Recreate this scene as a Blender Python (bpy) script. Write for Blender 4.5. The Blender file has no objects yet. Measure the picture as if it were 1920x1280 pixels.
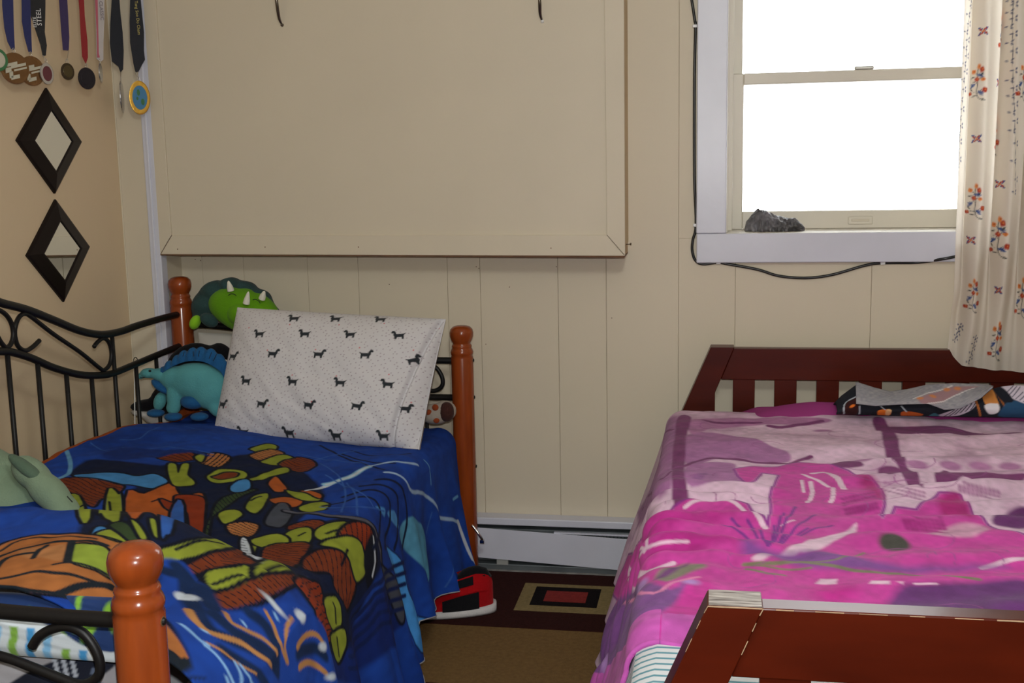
import bpy, bmesh, math, random
import numpy as np
from mathutils import Vector, Matrix, noise as mnoise
random.seed(7)
SC = bpy.context.scene
COL = SC.collection

# ---------------------------------------------------------------- camera
# room axes: X along the back wall (left wall at 0), Y into the back wall (wall face at 0), Z up
F_PX = 2140.0
CAM = np.array([1.811, -3.45, 1.28])
YAW, PITCH, ROLL = math.radians(10.056), math.radians(8.936), math.radians(1.145)
def cam_rows():
    cy, sy, cp, sp = math.cos(YAW), math.sin(YAW), math.cos(PITCH), math.sin(PITCH)
    f = np.array([-sy*cp, cy*cp, -sp]); r = np.array([cy, sy, 0.0]); d = np.cross(f, r)
    cr, sr = math.cos(ROLL), math.sin(ROLL)
    return np.array([cr*r+sr*d, -sr*r+cr*d, f])
CR = cam_rows()
cd = bpy.data.cameras.new('camera'); cam = bpy.data.objects.new('camera', cd); COL.objects.link(cam)
cd.sensor_width = 36.0; cd.lens = F_PX*36.0/1920.0; cd.clip_start = 0.02
M = Matrix([[CR[0][i], -CR[1][i], -CR[2][i], CAM[i]] for i in range(3)]+[[0, 0, 0, 1]])
cam.matrix_world = M
SC.camera = cam
# a pixel gives a ray; the plane of the wall, floor or thing gives the distance
def ray(x, y): return CR.T @ np.array([(x-960)/F_PX, (y-640)/F_PX, 1.0])
def onX(x, y, X): d = ray(x, y); return CAM + d*(X-CAM[0])/d[0]
def onY(x, y, Y): d = ray(x, y); return CAM + d*(Y-CAM[1])/d[1]
def onZ(x, y, Z): d = ray(x, y); return CAM + d*(Z-CAM[2])/d[2]
def onP(x, y, p, n): d = ray(x, y); n = np.array(n); return CAM + d*(np.dot(np.array(p)-CAM, n)/np.dot(d, n))
def project(P):
    q = (np.asarray(P)-CAM) @ CR.T
    return np.stack([960+F_PX*q[..., 0]/q[..., 2], 640+F_PX*q[..., 1]/q[..., 2], q[..., 2]], -1)

# ---------------------------------------------------------------- world, lights, exposure
W = bpy.data.worlds.new('sky'); SC.world = W; W.use_nodes = True
bg = W.node_tree.nodes['Background']; bg.inputs[0].default_value = (0.93, 0.96, 1.0, 1); bg.inputs[1].default_value = 7.0
SC.view_settings.view_transform = 'Standard'; SC.view_settings.look = 'None'
SC.view_settings.gamma = 1.0; SC.view_settings.use_curve_mapping = False; SC.view_settings.exposure = 0.0
def lamp(name, kind, loc, energy, color, size, aim=None, **kw):
    l = bpy.data.lights.new(name, kind); l.energy = energy; l.color = color
    if kind == 'AREA': l.shape = 'RECTANGLE' if isinstance(size, tuple) else 'DISK'
    if kind == 'AREA' and isinstance(size, tuple): l.size, l.size_y = size
    elif kind == 'AREA': l.size = size
    else: l.shadow_soft_size = size
    for k, v in kw.items(): setattr(l, k, v)
    o = bpy.data.objects.new(name, l); COL.objects.link(o); o.location = loc
    if aim is not None: o.rotation_euler = (Vector(aim)-Vector(loc)).to_track_quat('-Z', 'Y').to_euler()
    return o
# the camera's own flash, just above the lens
lamp('camera_flash', 'SPOT', tuple(CAM+CR[2]*0.02-CR[1]*0.09), 80.0, (0.98, 1.0, 1.0), 0.018,
     aim=tuple(CAM+CR[2]*3.0-CR[1]*0.25), spot_size=math.radians(100), spot_blend=0.5)
# fill light added out of view to brighten the room
lamp('added_fill_light', 'POINT', (1.9, -3.0, 2.12), 41.0, (0.97, 1.0, 0.97), 0.14)

# ---------------------------------------------------------------- materials
def lin(c): c = c/255.0; return c/12.92 if c <= 0.04045 else ((c+0.055)/1.055)**2.4
def K(r, g, b, k=1.9): return tuple(min(0.82, lin(v)*k) for v in (r, g, b))
MATS = {}
def mat(name, col, rough=0.6, metal=0.0, bump=0.0, bscale=40.0, vary=0.0, vscale=6.0, coat=0.0, spec=0.5, sheen=0.0, stretch=(1, 1, 1), col2=None):
    if name in MATS: return MATS[name]
    m = bpy.data.materials.new(name); m.use_nodes = True; MATS[name] = m
    nt = m.node_tree; N = nt.nodes; L = nt.links; b = N['Principled BSDF']
    b.inputs['Base Color'].default_value = (*col, 1); b.inputs['Roughness'].default_value = rough
    b.inputs['Metallic'].default_value = metal; b.inputs['Specular IOR Level'].default_value = spec
    b.inputs['Coat Weight'].default_value = coat; b.inputs['Coat Roughness'].default_value = 0.12
    b.inputs['Sheen Weight'].default_value = sheen
    tc = N.new('ShaderNodeTexCoord'); mp = N.new('ShaderNodeMapping'); mp.inputs['Scale'].default_value = stretch
    L.new(tc.outputs['Object'], mp.inputs['Vector'])
    if vary > 0 or col2:
        n = N.new('ShaderNodeTexNoise'); n.inputs['Scale'].default_value = vscale; n.inputs['Detail'].default_value = 6
        L.new(mp.outputs[0], n.inputs['Vector'])
        r = N.new('ShaderNodeValToRGB'); r.color_ramp.elements[0].position = 0.3; r.color_ramp.elements[1].position = 0.7
        c2 = col2 if col2 else tuple(v*(1-vary) for v in col)
        r.color_ramp.elements[0].color = (*c2, 1); r.color_ramp.elements[1].color = (*col, 1)
        L.new(n.outputs['Fac'], r.inputs[0]); L.new(r.outputs[0], b.inputs['Base Color'])
    if bump > 0:
        n = N.new('ShaderNodeTexNoise'); n.inputs['Scale'].default_value = bscale; n.inputs['Detail'].default_value = 4
        L.new(mp.outputs[0], n.inputs['Vector'])
        bp = N.new('ShaderNodeBump'); bp.inputs['Strength'].default_value = bump; bp.inputs['Distance'].default_value = 0.004
        L.new(n.outputs['Fac'], bp.inputs['Height']); L.new(bp.outputs[0], b.inputs['Normal'])
    return m
def print_mat(name, rough=0.95, sheen=0.25, bump=0.25, bscale=420.0, translucent=0.0):
    """cloth whose printed colours are stored with the cloth"""
    m = mat(name, (0.5, 0.5, 0.5), rough, bump=bump, bscale=bscale, sheen=sheen, spec=0.2)
    nt = m.node_tree; a = nt.nodes.new('ShaderNodeVertexColor'); a.layer_name = 'Print'
    b = nt.nodes['Principled BSDF']; nt.links.new(a.outputs[0], b.inputs['Base Color'])
    if translucent > 0:
        t = nt.nodes.new('ShaderNodeBsdfTranslucent'); nt.links.new(a.outputs[0], t.inputs[0])
        mx = nt.nodes.new('ShaderNodeMixShader'); mx.inputs[0].default_value = translucent
        out = nt.nodes['Material Output']
        nt.links.new(b.outputs[0], mx.inputs[1]); nt.links.new(t.outputs[0], mx.inputs[2]); nt.links.new(mx.outputs[0], out.inputs[0])
    return m
WALL = mat('cream_wall_paint', (0.70, 0.62, 0.475), 0.55, bump=0.05, bscale=90, vary=0.05, vscale=2.0)
PANEL = mat('cream_panel_paint', (0.66, 0.585, 0.45), 0.5, bump=0.06, bscale=60, vary=0.05, vscale=3.0)
PEACH = mat('peach_wall_paint', (0.72, 0.565, 0.37), 0.55, bump=0.05, bscale=90, vary=0.06, vscale=1.5)
WHITE = mat('white_trim_paint', (0.66, 0.67, 0.76), 0.32, bump=0.10, bscale=35, vary=0.06, vscale=9)
SASH = mat('ivory_sash_paint', (0.70, 0.65, 0.55), 0.4, bump=0.04, vary=0.05)
CEIL = mat('ceiling_paint', (0.8, 0.78, 0.74), 0.8)
RAW = mat('raw_wood_edge', (0.16, 0.075, 0.035), 0.8, vary=0.4, vscale=30)
POSTW = mat('honey_brown_lacquered_wood', (0.31, 0.058, 0.009), 0.25, coat=0.4, spec=0.25, col2=(0.20, 0.035, 0.006), vscale=5, stretch=(6, 6, 1))
CHERRY = mat('dark_cherry_wood', (0.088, 0.009, 0.002), 0.33, coat=0.08, spec=0.22, col2=(0.042, 0.004, 0.001), vscale=3, stretch=(1, 4, 4))
BARE = mat('bare_wood_chips', (0.5, 0.33, 0.2), 0.7, vary=0.4, vscale=60)
GRAIN = mat('worn_end_grain', (0.5, 0.45, 0.4), 0.5, col2=(0.07, 0.045, 0.035), vscale=26, stretch=(1, 9, 1), bump=0.3)
IRON = mat('black_powder_coated_metal', (0.006, 0.0055, 0.006), 0.45, spec=0.3)
CHROME = mat('chrome', (0.75, 0.75, 0.75), 0.12, metal=1.0)
HOOKM = mat('dark_nickel', (0.16, 0.14, 0.12), 0.25, metal=1.0)
STEEL = mat('galvanised_grey_metal', (0.16, 0.18, 0.19), 0.45, metal=0.4, vary=0.3, vscale=14)
CABLE = mat('black_cable_rubber', (0.012, 0.012, 0.012), 0.3)
PLASTIC = mat('white_plastic', (0.75, 0.75, 0.75), 0.35)
BLACKW = mat('black_brown_frame', (0.008, 0.004, 0.004), 0.4, spec=0.18)
GOLD = mat('gold_metal', (0.62, 0.36, 0.06), 0.35, metal=0.85, bump=0.2, bscale=120)
BRONZE = mat('bronze_metal', (0.24, 0.13, 0.055), 0.35, metal=0.8, bump=0.3, bscale=160)
DARKM = mat('dark_medal_enamel', (0.012, 0.010, 0.02), 0.3, metal=0.3)
def mirror_mat():
    m = mat('mirror_glass', (0.86, 0.88, 0.86), 0.02, metal=1.0); return m
def glass_mat():
    m = bpy.data.materials.new('window_glass'); m.use_nodes = True; nt = m.node_tree; N = nt.nodes; N.remove(N['Principled BSDF'])
    t = N.new('ShaderNodeBsdfTransparent'); t.inputs[0].default_value = (0.97, 0.98, 0.97, 1)
    g = N.new('ShaderNodeBsdfGlossy'); g.inputs['Roughness'].default_value = 0.03
    f = N.new('ShaderNodeFresnel'); f.inputs[0].default_value = 1.4; mx = N.new('ShaderNodeMixShader')
    nt.links.new(f.outputs[0], mx.inputs[0]); nt.links.new(t.outputs[0], mx.inputs[1]); nt.links.new(g.outputs[0], mx.inputs[2])
    nt.links.new(mx.outputs[0], N['Material Output'].inputs[0]); return m
GLASS = glass_mat()
SKIN = {}
def plush(name, col): return mat(name, col, 0.95, bump=0.4, bscale=260, sheen=0.08, spec=0.1, vary=0.15, vscale=14)

# ---------------------------------------------------------------- object helpers
ORG = {}
def obj(name, me, m, parent=None, smooth=False, base=None):
    """link a mesh given in room coordinates as ONE object; a top-level one gets its origin at its base"""
    me.name = name
    if parent is not None: off = Vector(ORG[parent])
    elif base is not None: off = Vector(base)
    else:
        n = len(me.vertices); co = np.empty(n*3, np.float32); me.vertices.foreach_get('co', co); co = co.reshape(-1, 3)
        lo, hi = co.min(0), co.max(0); off = Vector(((lo[0]+hi[0])/2, (lo[1]+hi[1])/2, lo[2]))
    me.transform(Matrix.Translation(-off))
    o = bpy.data.objects.new(name, me); COL.objects.link(o)
    if m is not None:
        for mm in (m if isinstance(m, (list, tuple)) else [m]): me.materials.append(mm)
    if smooth: me.polygons.foreach_set('use_smooth', [True]*len(me.polygons))
    if parent is not None: o.parent = parent; ORG[o] = tuple(ORG[parent])
    else: o.location = off; ORG[o] = tuple(off)
    return o
def thing(name, label, cat, loc, group=None, kind=None):
    o = bpy.data.objects.new(name, None); COL.objects.link(o); o.location = loc; ORG[o] = tuple(loc)
    o.empty_display_size = 0.05
    if kind: o['kind'] = kind
    else: o['label'] = label; o['category'] = cat
    if group: o['group'] = group
    return o
def tag(o, label, cat, group=None):
    o['label'] = label; o['category'] = cat
    if group: o['group'] = group
    return o
def struct(o, label=None):
    o['kind'] = 'structure'
    return o
def to_mesh(bm):
    me = bpy.data.meshes.new('m'); bm.normal_update(); bm.to_mesh(me); bm.free(); return me
def box_bm(lo, hi, bevel=0.0, seg=2):
    bm = bmesh.new(); bmesh.ops.create_cube(bm, size=1.0)
    lo, hi = np.array(lo, float), np.array(hi, float)
    for v in bm.verts: v.co = Vector((lo+hi)/2 + np.array(v.co)*(hi-lo))
    if bevel > 0: bmesh.ops.bevel(bm, geom=bm.edges[:], offset=bevel, segments=seg, affect='EDGES', profile=0.5)
    return bm
def box(lo, hi, bevel=0.0): return to_mesh(box_bm(lo, hi, bevel))
def prism(poly, n, depth, bevel=0.0):
    """polygon of 3D points extruded by depth along n"""
    bm = bmesh.new(); n = Vector(n).normalized()*depth
    a = [bm.verts.new(Vector(p)) for p in poly]; b = [bm.verts.new(Vector(p)+n) for p in poly]
    k = len(a); bm.faces.new(a); bm.faces.new(b[::-1])
    for i in range(k): bm.faces.new([a[i], b[i], b[(i+1) % k], a[(i+1) % k]])
    bmesh.ops.recalc_face_normals(bm, faces=bm.faces[:])
    if bevel > 0: bmesh.ops.bevel(bm, geom=bm.edges[:], offset=bevel, segments=2, affect='EDGES', profile=0.5)
    bmesh.ops.triangulate(bm, faces=[f for f in bm.faces if len(f.verts) > 4])
    return to_mesh(bm)
def smooth_path(pts, n=8, closed=False):
    P = [np.array(p, float) for p in pts]; out = []; k = len(P)
    for i in range(k if closed else k-1):
        p0 = P[(i-1) % k] if closed or i > 0 else P[0]; p1 = P[i]; p2 = P[(i+1) % k]
        p3 = P[(i+2) % k] if closed or i+2 < k else P[-1]
        for j in range(n):
            t = j/n; out.append(0.5*(2*p1+(p2-p0)*t+(2*p0-5*p1+4*p2-p3)*t*t+(3*p1-p0-3*p2+p3)*t**3))
    if not closed: out.append(P[-1])
    return out
def tube(pts, r, sides=10, caps=True):
    P = [Vector(p) for p in pts]; bm = bmesh.new(); rings = []
    t0 = (P[1]-P[0]).normalized(); up = Vector((0, 0, 1)) if abs(t0.z) < 0.9 else Vector((1, 0, 0))
    nrm = (up-t0*up.dot(t0)).normalized()
    for i, p in enumerate(P):
        t = (P[min(i+1, len(P)-1)]-P[max(i-1, 0)]).normalized()
        nrm = (nrm-t*nrm.dot(t)).normalized(); bi = t.cross(nrm)
        rr = r[i] if isinstance(r, (list, tuple)) else r
        rings.append([bm.verts.new(p+(nrm*math.cos(2*math.pi*j/sides)+bi*math.sin(2*math.pi*j/sides))*rr) for j in range(sides)])
    for a, b in zip(rings, rings[1:]):
        for j in range(sides): bm.faces.new([a[j], a[(j+1) % sides], b[(j+1) % sides], b[j]])
    if caps: bm.faces.new(rings[0][::-1]); bm.faces.new(rings[-1])
    return to_mesh(bm)
def lathe(prof, c, axis=(0, 0, 1), sides=24):
    ax = Vector(axis).normalized(); u = ax.orthogonal().normalized(); v = ax.cross(u); c = Vector(c); bm = bmesh.new(); rings = []
    for r, z in prof:
        if r < 1e-6: rings.append([bm.verts.new(c+ax*z)])
        else: rings.append([bm.verts.new(c+ax*z+(u*math.cos(2*math.pi*j/sides)+v*math.sin(2*math.pi*j/sides))*r) for j in range(sides)])
    for a, b in zip(rings, rings[1:]):
        for j in range(sides):
            k = (j+1) % sides
            f = [a[j % len(a)], a[k % len(a)], b[k % len(b)], b[j % len(b)]]
            f = [x for i, x in enumerate(f) if x not in f[:i]]
            if len(f) > 2: bm.faces.new(f)
    bmesh.ops.recalc_face_normals(bm, faces=bm.faces[:])
    return to_mesh(bm)
def ell_bm(bm, c, r, rot=None, sub=3):
    k = bmesh.ops.create_icosphere(bm, subdivisions=sub, radius=1.0)
    Rm = rot if rot is not None else Matrix.Identity(3)
    for v in k['verts']: v.co = Vector(c)+Rm @ Vector((v.co.x*r[0], v.co.y*r[1], v.co.z*r[2]))
def ellipsoid(c, r, rot=None, sub=3):
    bm = bmesh.new(); ell_bm(bm, c, r, rot, sub); return to_mesh(bm)
def rot_y(a): return Matrix.Rotation(a, 3, 'Y')
def rot_z(a): return Matrix.Rotation(a, 3, 'Z')
def fused(parts, voxel=0.007, it=6):
    """several ellipsoids (c, r, rot) grown together into one continuous body"""
    bm = bmesh.new()
    for p in parts: ell_bm(bm, p[0], p[1], p[2] if len(p) > 2 else None, 3)
    me = to_mesh(bm); o = bpy.data.objects.new('tmp', me); COL.objects.link(o)
    md = o.modifiers.new('r', 'REMESH'); md.mode = 'VOXEL'; md.voxel_size = voxel
    ms = o.modifiers.new('s', 'SMOOTH'); ms.iterations = it; ms.factor = 0.5
    dg = bpy.context.evaluated_depsgraph_get(); dg.update()
    out = bpy.data.meshes.new_from_object(o.evaluated_get(dg)); bpy.data.objects.remove(o); bpy.data.meshes.remove(me); return out
def lettering(text, size, origin, ux, uy, m, parent, label=None, depth=0.0004):
    c = bpy.data.curves.new('t', 'FONT'); c.body = text; c.size = size; c.extrude = depth; c.resolution_u = 2
    o = bpy.data.objects.new('tmp', c); COL.objects.link(o)
    dg = bpy.context.evaluated_depsgraph_get(); dg.update()
    me = bpy.data.meshes.new_from_object(o.evaluated_get(dg)); bpy.data.objects.remove(o); bpy.data.curves.remove(c)
    ux = Vector(ux).normalized(); uz = ux.cross(Vector(uy)).normalized(); uy = uz.cross(ux)
    me.transform(Matrix([[ux[i], uy[i], uz[i], origin[i]] for i in range(3)]+[[0, 0, 0, 1]]))
    me.materials.clear()
    t = obj('lettering', me, m, parent)
    if label: t['label'] = label
    return t

# ---------------------------------------------------------------- cloth grids and prints
def vnoise(x, y, seed=0):
    x = np.asarray(x, float); y = np.asarray(y, float)
    xi = np.floor(x).astype(np.int64); yi = np.floor(y).astype(np.int64); fx = x-xi; fy = y-yi
    fx = fx*fx*(3-2*fx); fy = fy*fy*(3-2*fy)
    def h(a, b):
        n = (a*374761393+b*668265263+seed*974711) & 0xffffffff
        n = ((n ^ (n >> 13))*1274126177) & 0xffffffff
        return ((n ^ (n >> 16)) & 0xffff)/65535.0
    return (h(xi, yi)*(1-fx)+h(xi+1, yi)*fx)*(1-fy)+(h(xi, yi+1)*(1-fx)+h(xi+1, yi+1)*fx)*fy
def sstep(a, b, x): t = np.clip((x-a)/(b-a), 0, 1); return t*t*(3-2*t)
def grid_mesh(V, thick=0.0):
    """V: (n, m, 3) array of points"""
    n, m = V.shape[:2]; idx = np.arange(n*m).reshape(n, m)
    q = np.stack([idx[:-1, :-1], idx[1:, :-1], idx[1:, 1:], idx[:-1, 1:]], -1).reshape(-1, 4)
    me = bpy.data.meshes.new('g'); me.vertices.add(n*m); me.vertices.foreach_set('co', V.reshape(-1).astype(np.float32))
    me.loops.add(q.size); me.loops.foreach_set('vertex_index', q.reshape(-1).astype(np.int32))
    me.polygons.add(len(q)); me.polygons.foreach_set('loop_start', np.arange(0, q.size, 4, dtype=np.int32))
    me.update(calc_edges=True); me.validate()
    me.polygons.foreach_set('use_smooth', np.ones(len(q), bool))
    return me
def set_print(me, C):
    a = me.color_attributes.new('Print', 'FLOAT_COLOR', 'POINT')
    buf = np.ones((len(me.vertices), 4), np.float32); buf[:, :3] = C.reshape(-1, 3); a.data.foreach_set('color', buf.reshape(-1))
class Print:
    """a cloth with its own flat coordinates (metres) and a printed colour per point"""
    def __init__(s, V, U, base):
        s.V = V.reshape(-1, 3); s.U = U.reshape(-1, 2); s.C = np.empty((len(s.V), 3)); s.C[:] = base; s.P = project(s.V); s.soft = 0.0
    def pick(s, x, y):
        """which spot of the cloth the photograph shows at a pixel, in cloth coordinates"""
        for rad in (4, 8, 16, 40, 120, 400):
            k = np.nonzero((np.abs(s.P[:, 0]-x) < rad) & (np.abs(s.P[:, 1]-y) < rad))[0]
            if len(k): break
        else: return s.U[np.argmin((s.P[:, 0]-x)**2+(s.P[:, 1]-y)**2)]
        d = s.P[k, 2]; k = k[d < d.min()+0.05]
        w = (s.P[k, 0]-x)**2+(s.P[k, 1]-y)**2
        if rad > 8: return s.U[k[np.argmin(w)]]
        w = np.exp(-w/4.0); return (s.U[k]*w[:, None]).sum(0)/w.sum()
    def picks(s, pts): return np.array([s.pick(*p) for p in pts])
    def _box(s, Q, m):
        lo, hi = Q.min(0)-m, Q.max(0)+m
        return np.nonzero((s.U[:, 0] > lo[0]) & (s.U[:, 0] < hi[0]) & (s.U[:, 1] > lo[1]) & (s.U[:, 1] < hi[1]))[0]
    @staticmethod
    def dist(U, Q, closed):
        best = np.full(len(U), 9.0); k = len(Q)
        for i in range(k if closed else k-1):
            a, b = Q[i], Q[(i+1) % k]; d = b-a; L = max(d@d, 1e-12)
            t = np.clip(((U-a)@d)/L, 0, 1); best = np.minimum(best, np.hypot(*(U-a-t[:, None]*d).T))
        return best
    @staticmethod
    def inside(U, Q):
        r = np.zeros(len(U), bool); k = len(Q)
        for i in range(k):
            a, b = Q[i], Q[(i+1) % k]
            c = (a[1] > U[:, 1]) != (b[1] > U[:, 1])
            r ^= c & (U[:, 0] < (b[0]-a[0])*(U[:, 1]-a[1])/(b[1]-a[1]+1e-12)+a[0])
        return r
    def mix(s, k, c, w): s.C[k] = s.C[k]*(1-w[:, None])+np.array(c)*w[:, None]
    def area(s, px, col, line=None, lw=0.004, soft=0.0015, round_=True, stripes=None, uv=False):
        soft = max(soft, s.soft)
        Q = np.array(px, float) if uv else s.picks(px)
        if round_: Q = np.array(smooth_path(Q, 4, True))
        k = s._box(Q, lw*2+soft*2)
        if not len(k): return
        U = s.U[k]; d = s.dist(U, Q, True); ins = s.inside(U, Q); sd = np.where(ins, -d, d)
        s.mix(k, col, np.clip(0.5-sd/(2*soft), 0, 1))
        if stripes:
            px_, amp, c2, duty = stripes; D = px_
            ph = (U@np.array(D))+0.25*np.sin(U[:, 0]*60)
            w = ((ph % 1.0) < duty)*ins*1.0; s.mix(k, c2, w)
        if line is not None: s.mix(k, line, np.clip((lw/2-np.abs(sd-lw*0.35))/soft+0.5, 0, 1))
    def stroke(s, px, col, w, soft=0.0015, uv=False, taper=False):
        soft = max(soft, s.soft)
        Q = np.array(px, float) if uv else s.picks(px)
        Q = np.array(smooth_path(Q, 4, False)) if len(Q) > 2 else Q
        k = s._box(Q, w+soft*2)
        if not len(k): return
        d = s.dist(s.U[k], Q, False); s.mix(k, col, np.clip((w/2-d)/soft+0.5, 0, 1))
    def spot(s, x, y, rx, ry, col, soft=0.0015, ang=0.0, uv=False):
        soft = max(soft, s.soft)
        c = np.array((x, y)) if uv else s.pick(x, y)
        k = s._box(c[None], max(rx, ry)*1.5+soft*2)
        if not len(k): return
        d = s.U[k]-c; ca, sa = math.cos(ang), math.sin(ang)
        e = np.hypot((d[:, 0]*ca+d[:, 1]*sa)/rx, (-d[:, 0]*sa+d[:, 1]*ca)/ry)
        s.mix(k, col, np.clip((1-e)*min(rx, ry)/(2*soft)+0.5, 0, 1))

# ================================================================ the room
RX, RY, RZ = 3.62, -4.7, 2.36      # right wall, rear wall, ceiling
DEEP = 0.14                         # how far the boxed-in panel and corner column stand out from the wall
struct(obj('floor', box((-0.02, RY, -0.06), (RX, 0.02, 0.0)), mat('brown_floor_boards', (0.10, 0.055, 0.03), 0.5, vary=0.4, vscale=4, stretch=(8, 1, 1)), base=(0, 0, 0)))
struct(obj('ceiling', box((-0.1, RY, RZ), (RX, 0.2, RZ+0.06)), CEIL, base=(0, 0, RZ)))
struct(obj('wall_left', box((-0.1, RY, 0), (0.0, 0.2, RZ)), PEACH, base=(0, 0, 0)))
struct(obj('wall_right', box((RX, RY, 0), (RX+0.1, 0.2, RZ)), WALL, base=(RX, 0, 0)))
struct(obj('wall_rear', box((-0.1, RY-0.1, 0), (RX+0.1, RY, RZ)), WALL, base=(0, RY, 0)))
# back wall: a backing with the window opening, faced with grooved boards
WX0, WX1, WZ0, WZ1 = 1.850, 2.590, 1.045, 2.02
def ring_slab(y0, y1):
    bm = bmesh.new()
    for lo, hi in (((-0.1, y0, 0), (WX0, y1, RZ)), ((WX1, y0, 0), (RX+0.1, y1, RZ)), ((WX0, y0, 0), (WX1, y1, WZ0)), ((WX0, y0, WZ1), (WX1, y1, RZ))):
        b = box_bm(lo, hi); me = to_mesh(b); bm.from_mesh(me); bpy.data.meshes.remove(me)
    return to_mesh(bm)
wall_back = struct(obj('wall_back', ring_slab(0.010, 0.22), WALL, base=(0, 0, 0)))
seams = [0.02]+[float(onY(x, 600, 0)[0]) for x in (385, 462, 581, 675, 841, 902, 1047, 1137, 1272, 1378, 1632)]+[2.55, 2.79, 2.86, 3.06, 3.30, 3.42, RX]
for a, b in zip(seams, seams[1:]):
    g = 0.0003
    spans = [(0.0, RZ)] if b <= WX0 or a >= WX1 else [(0.0, WZ0), (WZ1, RZ)]
    for z0, z1 in spans:
        segs = [(a, b)]
        if a < WX0 < b and len(spans) == 2: pass
        obj('panel_board', box((a+g, 0.0, z0), (b-g, 0.012, z1), 0.0014), WALL, wall_back)
    if len(spans) == 2 and a < WX0: obj('panel_board', box((a+g, 0.0, WZ0), (WX0, 0.012, WZ1), 0.001), WALL, wall_back)
    if len(spans) == 2 and b > WX1: obj('panel_board', box((WX1, 0.0, WZ0), (b-g, 0.012, WZ1), 0.001), WALL, wall_back)
for x, y in ((893, 500), (898, 503), (955, 538), (1043, 500), (1147, 596), (911, 645), (730, 533), (366, 486), (376, 488)):
    p = onY(x, y, 0.0); obj('nail_head', lathe([(0, 0.0008), (0.0016, 0.0006), (0.0018, -0.001)], p, (0, -1, 0), 8), RAW, wall_back)
# the boxed-out corner column, with the ivory return face at its right
column = struct(obj('wall_corner', box((0.0, -DEEP, 0.0), (0.118, 0.0, RZ)), PANEL, base=(0, 0, 0)))
t = thing('trim_1', None, None, (0.1, -DEEP, 0), kind='structure')
obj('corner_strip', box((0.088, -DEEP-0.008, 0.0), (0.124, -DEEP+0.001, RZ), 0.003), WHITE, t)
obj('corner_strip_ridge', box((0.1005, -DEEP-0.012, 0.0), (0.1085, -DEEP-0.006, RZ), 0.002), WHITE, t)
obj('corner_strip_return', box((0.116, -DEEP-0.004, 0.0), (0.124, -DEEP+0.03, RZ), 0.002), WHITE, t)
obj('corner_bead', box((0.0, -DEEP-0.004, 0.0), (0.004, -DEEP+0.002, RZ), 0.001), WALL, t)
# ---- large framed plywood panel boxed out over the upper wall
pan = thing('framed_wall_panel', 'large cream painted panel with mitred flat frame boxed out above the daybed', 'wall panel', (0.85, -DEEP, 1.01))
PT = RZ-0.01
z_in = (onY(325, 441, -DEEP)[2]+onY(1138, 440, -DEEP)[2])/2
A0, A1 = onY(299, 476, -DEEP), onY(1172.5, 479, -DEEP)
I0, I1 = onY(325, 441, -DEEP), onY(1138, 440, -DEEP)
x0, x1, xi0, xi1 = 0.124, A1[0], I0[0], I1[0]
zb0, zb1 = A0[2], A1[2]; zi0, zi1 = I0[2], I1[2]
Yf = -DEEP-0.012
obj('panel_sheet', box((xi0-0.01, -DEEP-0.004, zi1-0.01), (xi1+0.01, -DEEP+0.004, PT)), PANEL, pan)
def frame_piece(poly): return prism([(x, Yf, z) for x, z in poly], (0, 1, 0), 0.012, 0.0012)
obj('frame_bottom', frame_piece([(x0, zb0), (x1, zb1), (xi1, zi1), (xi0, zi0)]), PANEL, pan)
obj('frame_stile', frame_piece([(x0, zb0+0.001), (xi0-0.0015, zi0+0.001), (xi0-0.003, PT), (x0, PT)]), PANEL, pan)
obj('frame_stile', frame_piece([(x1, zb1+0.001), (x1, PT), (xi1-0.004, PT), (xi1+0.0008, zi1+0.001)]), PANEL, pan)
obj('side_return', box((x1-0.02, -DEEP, zb1+0.03), (x1-0.001, 0.0, PT)), mat('tan_edge_paint', (0.62, 0.47, 0.27), 0.6, vary=0.12), pan)
obj('side_return_end', box((x1-0.022, -DEEP+0.006, zb1), (x1-0.003, 0.0, zb1+0.03)), mat('pale_raw_pine', (0.6, 0.42, 0.24), 0.7, vary=0.2), pan)
obj('bottom_edge', prism([(x0, Yf+0.001, zb0-0.0035), (x1-0.003, Yf+0.001, zb1-0.0045), (x1-0.003, Yf+0.001, zb1), (x0, Yf+0.001, zb0)], (0, 1, 0), DEEP+0.008), RAW, pan)
for (xa_, za_), (xb_, zb_), w_ in (((x0, zb0), (xi0, zi0), 0.0014), ((x1-0.004, zb1+0.003), (xi1+0.012, zi1-0.016), 0.0005)):
    obj('mitre_gap', prism([(xa_, Yf-0.0003, za_), (xa_+w_*1.6, Yf-0.0003, za_), (xb_+w_, Yf-0.0003, zb_), (xb_, Yf-0.0003, zb_)], (0, 1, 0), 0.004), RAW, pan)
n = onY(1179, 458, -0.07)
obj('nail', tube([(x1-0.004, -0.07, n[2]), (x1+0.010, -0.072, n[2]+0.001)], 0.0014, 6), HOOKM, pan)
obj('nail_head', tube([(x1+0.010, -0.072, n[2]+0.001), (x1+0.0125, -0.0725, n[2]+0.001)], 0.0038, 8), HOOKM, pan)
for x, y in ((497, 463), (672, 463), (1033, 465), (333, 467)):
    p = onY(x, y, Yf); obj('nail_hole', lathe([(0, 0.0006), (0.0018, 0.0006), (0.0018, -0.001)], p, (0, -1, 0), 8), RAW, pan)
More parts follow.
